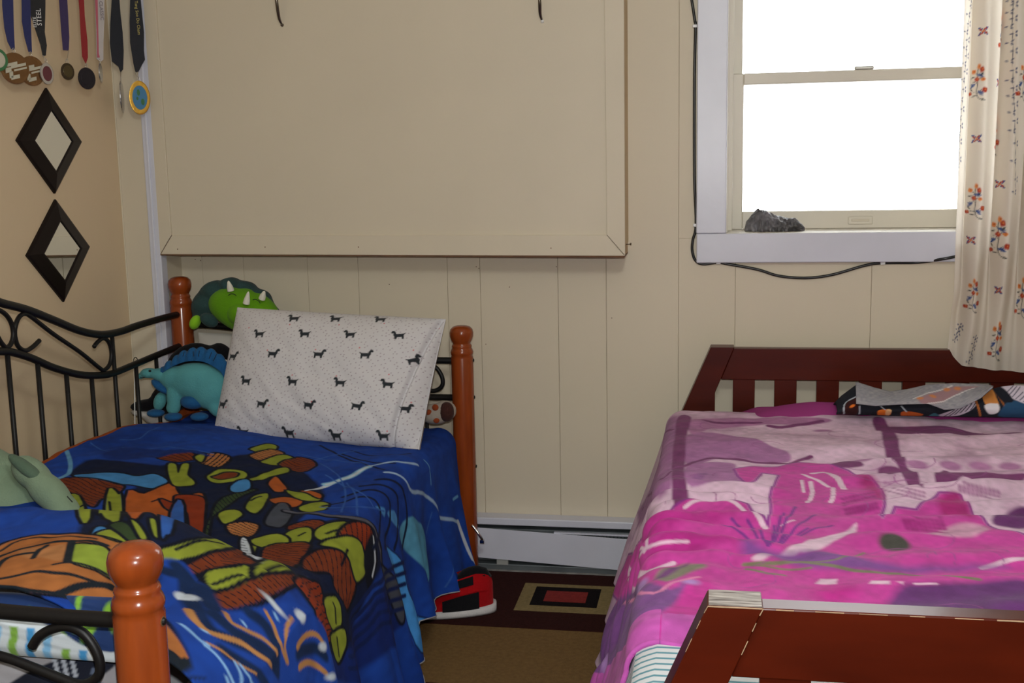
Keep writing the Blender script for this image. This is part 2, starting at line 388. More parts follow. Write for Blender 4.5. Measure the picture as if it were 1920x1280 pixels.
# ---- two hooks screwed to the panel
for i, (px, lab) in enumerate([(((519, 0), (528, 45)), 'dark metal coat hook on the cream panel above the dog-print pillow'), (((1012, 0), (1016, 38)), 'dark metal coat hook with white foot on the cream panel nearer the window')]):
    a, b = onY(*px[0], -DEEP-0.03), onY(*px[1], -DEEP-0.006)
    h = thing('coat_hook', lab, 'hook', tuple(b), 'hooks on the wall panel')
    top = a[2]+0.05
    pth = smooth_path([(b[0], -DEEP-0.006, b[2]), (b[0]-0.003, -DEEP-0.016, b[2]+0.016), (a[0], -DEEP-0.030, a[2]-0.012), (a[0], -DEEP-0.034, a[2]+0.02), (a[0], -DEEP-0.024, top), (a[0], -DEEP-0.006, top+0.018)], 6)
    obj('hook_arm', tube(pth, [0.0026+0.0022*math.sin(math.pi*min(1, j/(len(pth)-1)*1.4)) for j in range(len(pth))], 10), HOOKM, h, True)
    obj('screw_foot', lathe([(0, 0.006), (0.003, 0.005), (0.0048, 0.001), (0.0055, -0.004)], (b[0]+0.001, -DEEP-0.005, b[2]-0.003), (0, -1, 0), 12), HOOKM if i == 0 else PLASTIC, h, True)
    obj('upper_foot', lathe([(0, 0.006), (0.004, 0.005), (0.006, 0.001), (0.006, -0.003)], (a[0], -DEEP-0.005, top+0.018), (0, -1, 0), 12), HOOKM, h, True)

# ================================================================ the window
win = thing('window_1', None, None, (2.22, 0, 1.0), kind='structure')
SZ = 1.060                                   # sill top
def wb(name, lo, hi, m=WHITE, bev=0.003, par=None): return obj(name, box(lo, hi, bev), m, par or win)
wb('casing', (1.763, -0.024, SZ), (WX0, 0.0, WZ1+0.088)); wb('casing', (WX1, -0.024, SZ), (WX1+0.087, 0.0, WZ1+0.088))
wb('head_casing', (WX0+0.0005, -0.024, WZ1), (WX1-0.0005, 0.0, WZ1+0.088))
wb('bottom_casing', (1.764, -0.0245, 0.973), (WX1+0.086, 0.0, SZ-0.0007))
wb('sill', (WX0+0.0005, -0.0225, SZ-0.012), (WX1-0.0005, 0.20, SZ), SASH, 0.002)
wb('jamb', (WX0-0.002, 0.0, SZ), (WX0+0.004, 0.21, WZ1), SASH, 0.001); wb('jamb', (WX1-0.004, 0.0, SZ), (WX1+0.002, 0.21, WZ1), SASH, 0.001)
wb('head_jamb', (WX0, 0.0, WZ1-0.006), (WX1, 0.21, WZ1+0.002), SASH, 0.001)
wb('window_stop', (WX0+0.004, 0.10, SZ), (WX0+0.019, 0.145, WZ1-0.006), SASH, 0.002); wb('window_stop', (WX1-0.019, 0.10, SZ), (WX1-0.004, 0.145, WZ1-0.006), SASH, 0.002)
def sash(name, y, z0, z1, brail, trail, stile):
    s = thing(name, None, None, (2.22, y, z0), kind='structure'); s.parent = win
    s.location = Vector((2.22, y, z0))-Vector(ORG[win]); del s['kind']
    xa, xb = WX0+0.006, WX1-0.006
    obj('stile', box((xa, y, z0), (xa+stile, y+0.034, z1), 0.003), SASH, s); obj('stile', box((xb-stile, y, z0), (xb, y+0.034, z1), 0.003), SASH, s)
    obj('bottom_rail', box((xa+stile, y, z0), (xb-stile, y+0.034, z0+brail), 0.003), SASH, s)
    obj('top_rail', box((xa+stile, y, z1-trail), (xb-stile, y+0.034, z1), 0.003), SASH, s)
    p = obj('pane', box((xa+stile, y+0.015, z0+brail), (xb-stile, y+0.019, z1-trail)), GLASS, s)
    return s
YL = 0.147
zr0, zr1 = onY(1600, 153, YL)[2], onY(1600, 131, YL)[2]
zg = onY(1393, 397, YL)[2]
lower = sash('lower_sash', YL, SZ+0.0005, zr1, zg-SZ, zr1-zr0, onY(1393, 300, YL)[0]-WX0-0.006)
upper = sash('upper_sash', YL+0.036, zr0-0.002, WZ1-0.008, 0.032, 0.045, onY(1393, 60, YL+0.036)[0]-WX0-0.006)
lk = onY(1621, 128, YL)
obj('sash_lock', box((lk[0]-0.028, YL+0.004, zr1), (lk[0]+0.028, YL+0.03, zr1+0.011), 0.004), mat('brushed_nickel', (0.6, 0.6, 0.55), 0.3, metal=0.7), lower)
lf = onY(1613, 413, YL)
obj('sash_lift', box((lf[0]-0.036, YL-0.004, lf[2]-0.012), (lf[0]+0.036, YL+0.001, lf[2]+0.012), 0.003), SASH, lower)
obj('finger_groove', box((lf[0]-0.026, YL-0.0062, lf[2]-0.003), (lf[0]+0.026, YL-0.003, lf[2]+0.005), 0.001), mat('ivory_sash_shadow_paint', (0.62, 0.56, 0.45), 0.5), lower)
# ---- black cable stapled around the casing
cab = thing('black_cable', 'black cable clipped around the white window casing', 'cable', (1.75, -0.005, 0.93))
cp = [(1290, -40), (1297, 0), (1303, 40), (1304, 50), (1302, 150), (1302, 330), (1305, 420), (1299, 450), (1298, 470), (1304, 488), (1318, 495), (1346, 492), (1365, 495), (1420, 505), (1460, 517), (1510, 521), (1560, 515), (1620, 498), (1655, 493), (1720, 492), (1770, 485), (1795, 480), (1850, 470)]
cpts = []
for x, y in cp:
    p = onY(x, y, -0.006); yy = -0.006
    if p[0] > 2.40 and p[2] > 0.966: yy = -0.031
    cpts.append(onY(x, y, yy))
obj('cord', tube(smooth_path(cpts, 5), 0.0042, 8), CABLE, cab, True)
for x, y, up in ((1303, 49, 0), (1304, 422, 0), (1347, 492, 1), (1655, 493, 1)):
    p = onY(x, y, -0.006)
    obj('cable_clip', box(p-np.array((0.007, 0.006, 0.0045)), p+np.array((0.007, 0.006, 0.0045)), 0.002), PLASTIC, cab)

# ================================================================ baseboard heater
ht = thing('baseboard_heater', 'white baseboard heater with crooked front panel along the panelled wall', 'heater', (1.9, -0.03, 0))
obj('back_plate', box((0.72, -0.012, 0.0), (3.5, -0.001, 0.168)), STEEL, ht)
obj('top_cover', box((0.72, -0.056, 0.153), (3.5, -0.001, 0.176), 0.003), WHITE, ht)
obj('heating_pipe', tube([(0.74, -0.028, 0.098), (3.48, -0.028, 0.098)], 0.011, 10), STEEL, ht, True)
fm = box((0, 0, 0), (0.0012, 0.030, 0.055))
bmf = bmesh.new()
for i in range(230):
    me = box((0.80+i*0.0115, -0.044, 0.072), (0.8012+i*0.0115, -0.014, 0.126)); bmf.from_mesh(me); bpy.data.meshes.remove(me)
fin = obj('fins', to_mesh(bmf), STEEL, ht); fin['kind'] = 'stuff'
obj('damper_strip', prism([(1.33, -0.058, 0.137), (2.4, -0.058, 0.134), (2.4, -0.058, 0.127), (1.33, -0.058, 0.1325)], (0, 1, 0), 0.010), WHITE, ht)
obj('upper_grille_bar', box((0.8, -0.046, 0.128), (3.4, -0.014, 0.139), 0.001), STEEL, ht)
obj('front_panel', prism([(0.86, -0.058, 0.150), (1.102, -0.060, 0.143), (1.60, -0.062, 0.122), (2.2, -0.064, 0.100), (2.2, -0.064, 0.004), (1.6, -0.062, 0.020), (1.102, -0.060, 0.045), (0.86, -0.058, 0.055)], (0, 1, 0), 0.003, 0.0008), WHITE, ht)
obj('front_panel', prism([(2.21, -0.056, 0.150), (3.45, -0.056, 0.150), (3.45, -0.056, 0.046), (2.21, -0.056, 0.046)], (0, 1, 0), 0.003), WHITE, ht)
obj('bottom_rail', box((0.72, -0.052, 0.004), (3.5, -0.012, 0.024), 0.002), STEEL, ht)
obj('bottom_lip', box((0.72, -0.066, 0.0), (3.5, -0.05, 0.006), 0.001), mat('dusty_white_paint', (0.4, 0.38, 0.36), 0.7, vary=0.5, vscale=40), ht)
obj('bracket', box((1.145, -0.053, 0.022), (1.182, -0.04, 0.040), 0.001), mat('grey_bracket', (0.35, 0.35, 0.33), 0.5), ht)

# ================================================================ area rug
rug = thing('area_rug', 'beige area rug with dark brown bands and a framed red rectangle motif', 'rug', (1.4, -1.2, 0))
def rmat(n, c): return mat(n, c, 0.98, bump=0.8, bscale=300, vary=0.25, vscale=90, spec=0.1)
BR, BE, TA, BK, RD = rmat('rug_brown', K(42, 18, 16, 1.6)), rmat('rug_beige', K(98, 76, 46, 1.7)), rmat('rug_tan', K(112, 98, 66, 1.7)), rmat('rug_black', K(15, 10, 12, 1.6)), rmat('rug_red', K(110, 38, 36, 1.7))
obj('rug_field', box((0.55, -2.6, 0.0005), (2.25, -0.075, 0.009), 0.002), BE, rug)
obj('brown_band', box((0.56, -0.506, 0.007), (2.24, -0.078, 0.0105), 0.001), BR, rug)
obj('brown_band', box((0.56, -1.30, 0.007), (2.24, -0.864, 0.0105), 0.001), BR, rug)
for cx in (1.393, 0.86, 1.93):
    mo = obj('motif_frame', box((cx-0.137, -0.385, 0.009), (cx+0.137, -0.170, 0.0116), 0.001), TA, rug)
    obj('motif_field', box((cx-0.098, -0.343, 0.010), (cx+0.098, -0.197, 0.0124), 0.001), BK, mo)
    obj('motif_centre', box((cx-0.062, -0.312, 0.011), (cx+0.062, -0.229, 0.0132), 0.001), RD, mo)

# ================================================================ diamond mirrors on the left wall
MIR = mirror_mat()
for cz, lab in ((1.362, 'diamond shaped mirror in black wooden frame just below the medals'), (1.058, 'diamond shaped mirror in black wooden frame just above the daybed rail')):
    cy = -0.510
    m = thing('diamond_mirror', lab, 'mirror', (0.0, cy, cz-0.145), 'pair of diamond mirrors')
    def dia(hw, hh, x): return [(x, cy, cz+hh), (x, cy+hw, cz), (x, cy, cz-hh), (x, cy-hw, cz)]
    rings = [dia(0.1585, 0.144, 0.0), dia(0.1585, 0.144, 0.006), dia(0.150, 0.136, 0.009), dia(0.099, 0.090, 0.0165), dia(0.093, 0.0845, 0.0165), dia(0.0925, 0.084, 0.012)]
    for i in range(4):
        bm = bmesh.new(); va = [bm.verts.new(r[i]) for r in rings]; vb = [bm.verts.new(r[(i+1) % 4]) for r in rings]
        for j in range(len(rings)-1): bm.faces.new([va[j], va[j+1], vb[j+1], vb[j]])
        bmesh.ops.recalc_face_normals(bm, faces=bm.faces[:]); obj('frame_bar', to_mesh(bm), BLACKW, m)
    obj('mirror_glass', prism(dia(0.094, 0.0853, 0.0125), (1, 0, 0), 0.0015), MIR, m)

# ================================================================ medals
def medal(lab, ribbon_px, disc_px, hgt, ang, rib_mat, face_mat, plane_x=0.045, plane_y=None, ribbon_n=None, oval=1.0, rim_mat=None, extra=None):
    c0 = onX(*disc_px, plane_x) if plane_y is None else onY(*disc_px, plane_y)
    v = CAM-c0; v[2] = 0; v /= np.linalg.norm(v)
    ca, sa = math.cos(ang), math.sin(ang); nrm = np.array((v[0]*ca-v[1]*sa, v[0]*sa+v[1]*ca, 0))
    t = thing('medal', lab, 'medal', tuple(c0-np.array((0, 0, hgt/2))), 'medals hanging in a row')
    rn = np.array((v[0]*0.85+0.15, v[1]*0.85, 0)) if ribbon_n is None else np.array(ribbon_n)
    P = [onP(x, y, c0-rn*0.004, rn) for x, y in ribbon_px]
    rb = obj('ribbon', prism(P, -rn, 0.0016), rib_mat, t)
    bot = max(P, key=lambda p: -p[2]); ctop = c0+np.array((0, 0, hgt/2))
    obj('split_ring', tube([ctop+np.array((0, 0, -0.002))+(nrm*0+np.cross(nrm, (0, 0, 1)))*0.004*math.cos(a)+np.array((0, 0, 0.006+0.007*math.sin(a))) for a in np.linspace(0, 2*math.pi, 13)], 0.0009, 6), CHROME, t, True)
    obj('jump_link', tube([ctop+np.array((0, 0, 0.006)), np.array((bot[0], bot[1], bot[2]+0.002))], 0.0012, 6), CHROME, t)
    R = hgt/2; r3 = []
    side = np.cross(nrm, (0, 0, 1.0))
    def disc(r, d0, d1, m, name, par):
        me = lathe([(0, d1), (r*0.93, d1), (r, d1-0.0008), (r, d0), (0, d0)], (0, 0, 0), (0, 0, 1), 28)
        Mx = Matrix([[side[i]*oval, (0, 0, 1)[i], nrm[i], c0[i]] for i in range(3)]+[[0, 0, 0, 1]]); me.transform(Mx)
        return obj(name, me, m, par)
    d = disc(R, -0.0015, 0.0015, rim_mat or face_mat, 'medal_disc', t)
    if rim_mat: disc(R*0.72, 0.001, 0.0022, face_mat, 'medal_face', d)
    if extra: extra(t, d, c0, nrm, side, R, P)
    return t
def rmt(n, c): return mat('ribbon_'+n, c, 0.7, bump=0.2, bscale=500)
NAVY, PURP, REDR, BLKR, WHTR, DNAV = rmt('royal_blue', K(20, 26, 88, 0.9)), rmt('purple', K(50, 30, 82, 0.9)), rmt('red', K(140, 10, 14, 1.0)), rmt('black', K(16, 12, 16, 0.6)), rmt('white', (0.50, 0.46, 0.44)), rmt('dark_navy', K(12, 18, 36, 0.6))
LIT = mat('white_print', (0.7, 0.68, 0.66), 0.7); YEL = mat('yellow_print', (0.5, 0.42, 0.12), 0.7)
IVM = mat('ivory_relief', (0.5, 0.47, 0.36), 0.5); BLUE_E = mat('blue_enamel', (0.05, 0.20, 0.38), 0.3); GRN_E = mat('green_enamel', (0.04, 0.16, 0.06), 0.3); MAR = mat('maroon_enamel', (0.12, 0.015, 0.03), 0.35); SIL = mat('silver_metal', (0.6, 0.6, 0.62), 0.25, metal=0.9)
def bars(t, d, c0, nrm, side, R, P):
    for dz, s0, s1, w in ((0.3, -0.55, 0.15, 0.10), (0.12, -0.3, 0.75, 0.09), (-0.12, -0.1, 0.8, 0.06), (-0.02, -0.7, -0.3, 0.16), (-0.35, -0.45, -0.2, 0.2), (-0.55, -0.35, 0.25, 0.12)):
        q = [c0+nrm*0.0016+side*R*s*-1+np.array((0, 0, R*(dz+s*0.25+o))) for s, o in ((s0, w), (s1, w), (s1, -w), (s0, -w))]
        obj('relief_bar', prism(q, nrm, 0.0015), IVM, d)
medal('green rimmed medal with white face hanging left of the bronze medals', [(-24, -40), (-8, -40), (-6, 60), (-4, 92), (-12, 92), (-20, 60)], (-4, 112), 0.056, 0.6, NAVY, IVM, rim_mat=GRN_E)
medal('large bronze medal with cream stripes on royal blue ribbon, beside the green rimmed medal', [(4, -40), (24, -40), (26, 50), (28, 92), (22, 94), (14, 78), (8, 52), (4, 10)], (28, 128), 0.079, 0.55, NAVY, BRONZE, extra=bars)
medal('large bronze medal with cream stripes on royal blue ribbon, beside the black ribbon', [(40, -40), (56, -40), (58, 40), (60, 98), (54, 99), (46, 70), (41, 40)], (60, 133), 0.077, 0.62, NAVY, BRONZE, plane_x=0.040, extra=bars)
def steel(t, d, c0, nrm, side, R, P):
    u = onX(66, 55, 0.06); w = (onX(75, 10, 0.06)-u); rn = np.array((0.75, -0.62, 0)); rn /= np.linalg.norm(rn)
    rib = [o for o in t.children if o.name.startswith('ribbon')][0]
    upv = np.array((0.0, 0, 1.0)); lf = np.cross(rn, upv)
    a = onP(77, 49, c0+np.array((0, 0, 0)), rn)+rn*0.006
    lettering('STEEL', 0.0175, a, upv, lf, LIT, rib, 'white slanted block letters'); b = onP(67, 52, c0, rn)+rn*0.006
    lettering('ELITE', 0.0115, b, upv, lf, LIT, rib)
medal('maroon centred medal with silver crescent on black lettered ribbon', [(54, -40), (86, -40), (85, 30), (84, 60), (88, 85), (86, 104), (80, 105), (76, 85), (66, 55), (58, 30)], (88, 138), 0.056, 0.95, BLKR, MAR, plane_x=0.055, rim_mat=SIL, extra=steel)
medal('small antique bronze medal on purple ribbon', [(108, -40), (124, -40), (128, 30), (130, 70), (129, 95), (118, 94), (115, 60), (112, 20)], (127, 134), 0.046, 0.75, PURP, mat('antique_bronze', (0.11, 0.085, 0.04), 0.35, metal=0.7, bump=0.5, bscale=150), rim_mat=mat('antique_rim', (0.07, 0.05, 0.03), 0.4, metal=0.7))
medal('oval black medal on plain red ribbon', [(144, -40), (156, -40), (159, 30), (164, 75), (165, 108), (161, 120), (154, 106), (151, 60), (149, 20)], (163, 147), 0.061, 0.72, REDR, DARKM, rim_mat=DARKM)
def classic(t, d, c0, nrm, side, R, P):
    rib = [o for o in t.children if o.name.startswith('ribbon')][0]
    rn = np.array((0.75, -0.62, 0)); rn /= np.linalg.norm(rn); a = onP(184, 0, c0, rn)+rn*0.006; up = np.array((0.02, 0, -1.0))
    lettering('III CLASSIC', 0.0145, a+np.array((0, 0, 0.012)), up, np.cross(rn, up), mat('grey_print', (0.2, 0.17, 0.2), 0.7), rib, 'grey outlined capitals down the ribbon')
    q = [onP(x, y, c0, rn)+rn*0.005 for x, y in ((175, -40), (181, -40), (184, 100), (186, 108), (181, 108), (180, 60))]
    obj('pink_edge', prism(q, rn, 0.0006), rmt('pink', K(140, 70, 82, 1.8)), rib)
medal('edge-on silver medal on white ribbon with grey lettering', [(176, -40), (195, -40), (196, 30), (194, 80), (194, 112), (188, 116), (181, 110), (180, 60)], (189, 137), 0.056, 1.42, WHTR, SIL, extra=classic)
medal('edge-on silver medal on plain navy ribbon by the corner', [(212, -40), (221, -40), (226, 25), (230, 60), (232, 95), (231, 130), (226, 136), (222, 125), (210, 115), (206, 80), (207, 40)], (229, 182), 0.096, 1.47, DNAV, SIL, plane_y=-0.19)
def earth(t, d, c0, nrm, side, R, P):
    rib = [o for o in t.children if o.name.startswith('ribbon')][0]
    v = CAM-c0; v[2] = 0; v /= np.linalg.norm(v); up = np.array((0.03, 0, -1.0))
    a = onP(252.5, 2, c0, v)+v*0.006
    lettering('Tang Soo Do Cham', 0.0122, a, up, np.cross(v, up), YEL, rib, 'yellow lettering down the ribbon')
    for s, z, rx, rz in ((0.12, 0.3, 0.16, 0.2), (-0.25, -0.25, 0.18, 0.2), (0.25, -0.05, 0.1, 0.1)):
        bmk = bmesh.new(); q = [c0+nrm*0.0024+side*R*(s+rx*math.cos(a))*0.62+np.array((0, 0, R*(z+rz*math.sin(a)*1.0))) for a in np.linspace(0, 2*math.pi, 10)[:-1]]
        bmk.free(); obj('green_patch', prism(q, nrm, 0.0006), GRN_E, d)
medal('oval gold medal with blue and green centre on navy ribbon with yellow lettering', [(245, -40), (260, -40), (266, 20), (270, 60), (270, 95), (272, 112), (266, 122), (260, 134), (254, 136), (250, 118), (244, 80), (243, 40)], (262, 183), 0.100, 0.25, DNAV, BLUE_E, plane_y=-0.19, oval=0.62, rim_mat=GOLD, extra=earth)
rk = thing('medal_rack', 'narrow wooden peg rail holding the medals above the mirrors', 'rack', (0.0, -0.5, 1.80))
obj('rail', box((0.0, -1.1, 1.80), (0.022, -0.155, 1.86), 0.003), CHERRY, rk)
for y in np.linspace(-1.0, -0.2, 9): obj('peg', tube([(0.02, y, 1.825), (0.065, y, 1.838)], 0.006, 10), CHERRY, rk, True)

# ================================================================ daybed
XF, XB, YF_, YN = 1.066, 0.166, -0.12, -2.12
db = thing('daybed', 'daybed with honey brown turned posts and black scrolled metal back', 'daybed', (0.62, -1.12, 0))
PROF = [(0, 0), (.015, -.0010), (.026, -.0045), (.0335, -.012), (.0363, -.0225), (.0357, -.034), (.0322, -.045), (.0275, -.0525), (.0268, -.0565), (.0295, -.060), (.0308, -.064), (.0292, -.068), (.0325, -.074), (.0348, -.081), (.034, -.088), (.0322, -.0915), (.034, -.098)]
def post(x, y, top):
    p = obj('post', lathe([(r, z) for r, z in PROF]+[(.034, -top+0.023), (.030, -top+0.011 if x > 0.5 else -top)], (x, y, top), sides=32), POSTW, db, True)
    return p
pf, pn = post(XF, YF_, 0.797), post(XF, YN, 0.797)
pb, pbn = post(XB, YF_, 0.947), post(XB, YN, 0.947)
for p, y in ((pf, YF_), (pn, YN)):
    for z in (0.690, 0.576, 0.36):
        obj('bolt', lathe([(0, 0.004), (0.004, 0.0035), (0.0052, 0.001), (0.0052, -0.002)], (XF+0.0335, y, z), (1, 0, 0), 10), IRON, p)
        obj('bolt_washer', lathe([(0, 0.0012), (0.007, 0.001), (0.007, -0.002)], (XF+0.0332, y, z), (1, 0, 0), 12), mat('dull_brass', (0.3, 0.2, 0.1), 0.4, metal=0.7), p)
YC = (YF_+YN)/2
def sym(pts): return pts+[(2*YC-y, z) for y, z in pts[::-1]]
topr = sym([(-0.13, 0.829), (-0.25, 0.832), (-0.40, 0.832), (-0.50, 0.829), (-0.603, 0.836), (-0.708, 0.862), (-0.826, 0.907), (-0.936, 0.948), (-1.038, 0.978), (-1.10, 1.004)])
lowr = sym([(-0.13, 0.731), (-0.30, 0.727), (-0.458, 0.722), (-0.55, 0.720), (-0.619, 0.726), (-0.724, 0.747), (-0.844, 0.788), (-0.952, 0.835), (-1.055, 0.865)])
bk = obj('back_top_rail', tube(smooth_path([(XB, y, z) for y, z in topr], 6), 0.0105, 12), IRON, db, True)
obj('back_lower_rail', tube(smooth_path([(XB, y, z) for y, z in lowr], 6), 0.0098, 12), IRON, db, True)
obj('back_bottom_rail', tube([(XB, YF_-0.02, 0.30), (XB, YN+0.02, 0.30)], 0.0098, 10), IRON, db, True)
def rail_z(tab, y):
    ys = np.array([p[0] for p in tab]); zs = np.array([p[1] for p in tab]); o = np.argsort(ys); return float(np.interp(y, ys[o], zs[o]))
for y in [-0.305, -0.428, -0.548, -0.669, -0.788, -0.910, -1.028]:
    for yy in (y, 2*YC-y):
        zt = rail_z(lowr, yy) if abs(y+0.548) > 0.01 else rail_z(topr, yy)
        obj('baluster', tube([(XB, yy, 0.30), (XB, yy, zt)], 0.0062, 8), IRON, db, True)
S1 = [(176, 650), (183, 641), (194, 634), (204, 642), (209, 662), (206, 682), (196, 693), (187, 690), (150, 660), (100, 626), (60, 595), (47, 588), (36, 594), (29, 611), (28, 630), (34, 649), (47, 657), (60, 651), (74, 638)]
S2 = [(-14, 577), (0, 582), (13, 592), (22, 608), (25, 628), (20, 645), (11, 651), (2, 642), (-6, 628)]
for S in (S1, S2):
    q = [onX(x, y, XB) for x, y in S]
    obj('back_scroll', tube(smooth_path(q, 6), 0.0058, 8), IRON, db, True)
    obj('back_scroll', tube(smooth_path([(p[0], 2*YC-p[1], p[2]) for p in q], 6), 0.0058, 8), IRON, db, True)
SA = [(60, 1212), (72, 1194), (95, 1180), (125, 1174), (152, 1184), (172, 1205), (186, 1235), (186, 1262), (170, 1278), (148, 1282), (120, 1274), (60, 1250), (0, 1229)]
qa = [onY(x, y, YN) for x, y in SA]
qa += [qa[-1]+np.array((-0.10, 0, 0.018)), qa[-1]+np.array((-0.19, 0, 0.044)), qa[-1]+np.array((-0.235, 0, 0.078)), qa[-1]+np.array((-0.215, 0, 0.108)), qa[-1]+np.array((-0.175, 0, 0.10))]
for y in (YF_, YN):
    arm = [(XF-0.02, y, 0.688), (0.95, y, 0.689), (0.82, y, 0.695), (0.66, y, 0.718), (0.50, y, 0.752), (0.36, y, 0.782), (0.26, y, 0.793), (XB+0.02, y, 0.795)]
    obj('arm_top_rail', tube(smooth_path(arm, 6), 0.0105, 12), IRON, db, True)
    obj('arm_lower_rail', tube([(XF-0.02, y, 0.574), (XB+0.02, y, 0.574)], 0.0098, 10), IRON, db, True)
    obj('arm_bottom_rail', tube([(XF-0.02, y, 0.26), (XB+0.02, y, 0.26)], 0.0098, 10), IRON, db, True)
    obj('arm_scroll', tube(smooth_path([(p[0], y, p[2]) for p in qa], 6), 0.0068, 8), IRON, db, True)
    for x in np.linspace(0.28, 0.95, 6): obj('arm_baluster', tube([(x, y, 0.26), (x, y, 0.574)], 0.006, 8), IRON, db, True)
obj('front_rail', box((XF-0.075, YN+0.03, 0.22), (XF-0.055, YF_-0.03, 0.265), 0.003), IRON, db)
mt = obj('mattress', box((0.20, YN+0.06, 0.27), (1.02, YF_-0.06, 0.455), 0.045), mat('white_mattress_ticking', (0.6, 0.6, 0.62), 0.9))
tag(mt, 'white mattress on the daybed under the blue printed blanket', 'mattress')

# ---- blue cartoon-style fleece blanket
def top_z(X, Y):
    zb = 0.588-0.075*sstep(0.25, 1.0, X)-0.046*sstep(-0.70, -0.28, Y)*(1-0.7*sstep(0.55, 0.9, X))-0.012*sstep(-0.6, -0.3, Y)
    m = sstep(-1.38, -1.72, Y)*(0.695-zb)*(1-0.62*sstep(0.84, 1.10, X))
    m = m+0.006*sstep(-1.88, -2.0, Y)
    w = 0.010*(vnoise(X*7+Y*2, Y*6, 1)-0.5)+0.007*(vnoise(X*16-Y*6, Y*13+X*5, 2)-0.5)+0.003*(vnoise(X*38, Y*34, 5)-0.5)
    return zb+m+w
def hem_z(Y): return np.interp(-Y, [0.16, 0.3, 0.68, 0.80, 0.84, 0.98, 1.04, 1.5, 2.1], [0.062, 0.085, 0.118, 0.135, 0.085, 0.10, 0.030, 0.030, 0.05])
def blanket_surface():
    ny, nu = 700, 520
    Ys = -0.165-(2.062-0.165)*np.linspace(0, 1, ny)**1.0
    u = np.linspace(0, 1, nu); n_l, n_t = 24, 300
    r = 0.055; V = np.zeros((ny, nu, 3)); U = np.zeros((ny, nu, 2))
    X0 = 0.200; Xe = 0.995
    Y = Ys[:, None]
    puff = 0.035*sstep(-0.95, -1.12, Y)+0.05*sstep(-1.50, -1.64, Y)
    # top
    nt = 330; xt = np.linspace(X0, Xe, nt)[None, :]+0*Y
    zt = top_z(xt, Y)
    lip = np.clip((X0+0.02-xt)/0.02, 0, 1); zt = zt-0.02*lip**2
    ze = zt[:, -1:]
    # bend + drop
    nd = nu-nt; L = r*math.pi/2+(ze-r-hem_z(Y)); s = L*np.linspace(0, 1, nd+1)[None, 1:]
    a = np.clip(s/r, 0, math.pi/2); d = np.maximum(0, s-r*math.pi/2)
    ph = Y*26+3.0*vnoise(Y*3, 0*Y, 9)
    # one deep pleat near the middle of the drop, softer ones elsewhere
    rip = (0.017*np.sin(ph)+0.011*np.sin(Y*49+1.0))*np.clip(d/0.33, 0, 1.1)
    fold = 0.030*np.exp(-((Y+0.90)/0.075)**2)*np.clip(d/0.3, 0, 1)
    Xs = Xe+r*np.sin(a)+puff*np.clip(s/0.12, 0, 1)+d*(0.13+0.05*sstep(-0.9, -1.15, Y))+rip+fold
    Xs = Xs+0.010*(vnoise(Y*9+d*4, d*7, 4)-0.5)*np.clip(d/0.1, 0, 1)
    Zs = ze-r*(1-np.cos(a))-d
    # the far end tucks round towards the arm
    V[:, :nt, 0] = xt; V[:, :nt, 1] = Y; V[:, :nt, 2] = zt
    V[:, nt:, 0] = Xs; V[:, nt:, 1] = Y+0.02*np.clip(d/0.3, 0, 1)*np.sin(ph+1.2); V[:, nt:, 2] = Zs
    U[:, :nt, 0] = xt; U[:, nt:, 0] = Xe+s; U[:, :, 1] = Y
    return V, U
BV, BU = blanket_surface()
KB = lambda r, g, b: K(r, g, b, 1.15)
def SU(px):
    """pixels on the hanging side of the blanket, in cloth coordinates"""
    out = []
    for x, y in px: p = onX(x, y, 1.095); out.append((0.995+0.055*math.pi/2+(0.512-0.055-p[2]), p[1]))
    return out
bp = Print(BV, BU, K(18, 52, 126, 1.42)); bp.soft = 0.0028
k = 1.9
blu, navy, lime, brown, orange, rust, tan, dkg, sky, lite, grey, wht, blk = KB(18, 48, 118), KB(9, 20, 48), KB(122, 132, 42), KB(102, 44, 20), KB(152, 76, 30), KB(118, 42, 16), KB(152, 98, 56), KB(42, 58, 32), KB(58, 116, 168), KB(88, 138, 176), KB(62, 66, 76), KB(172, 180, 188), KB(7, 11, 24)
n1 = vnoise(BU[..., 0].ravel()*9, BU[..., 1].ravel()*5, 21); bp.mix(np.arange(len(n1)), K(13, 42, 108, 1.42), sstep(0.35, 0.75, n1)*0.8)
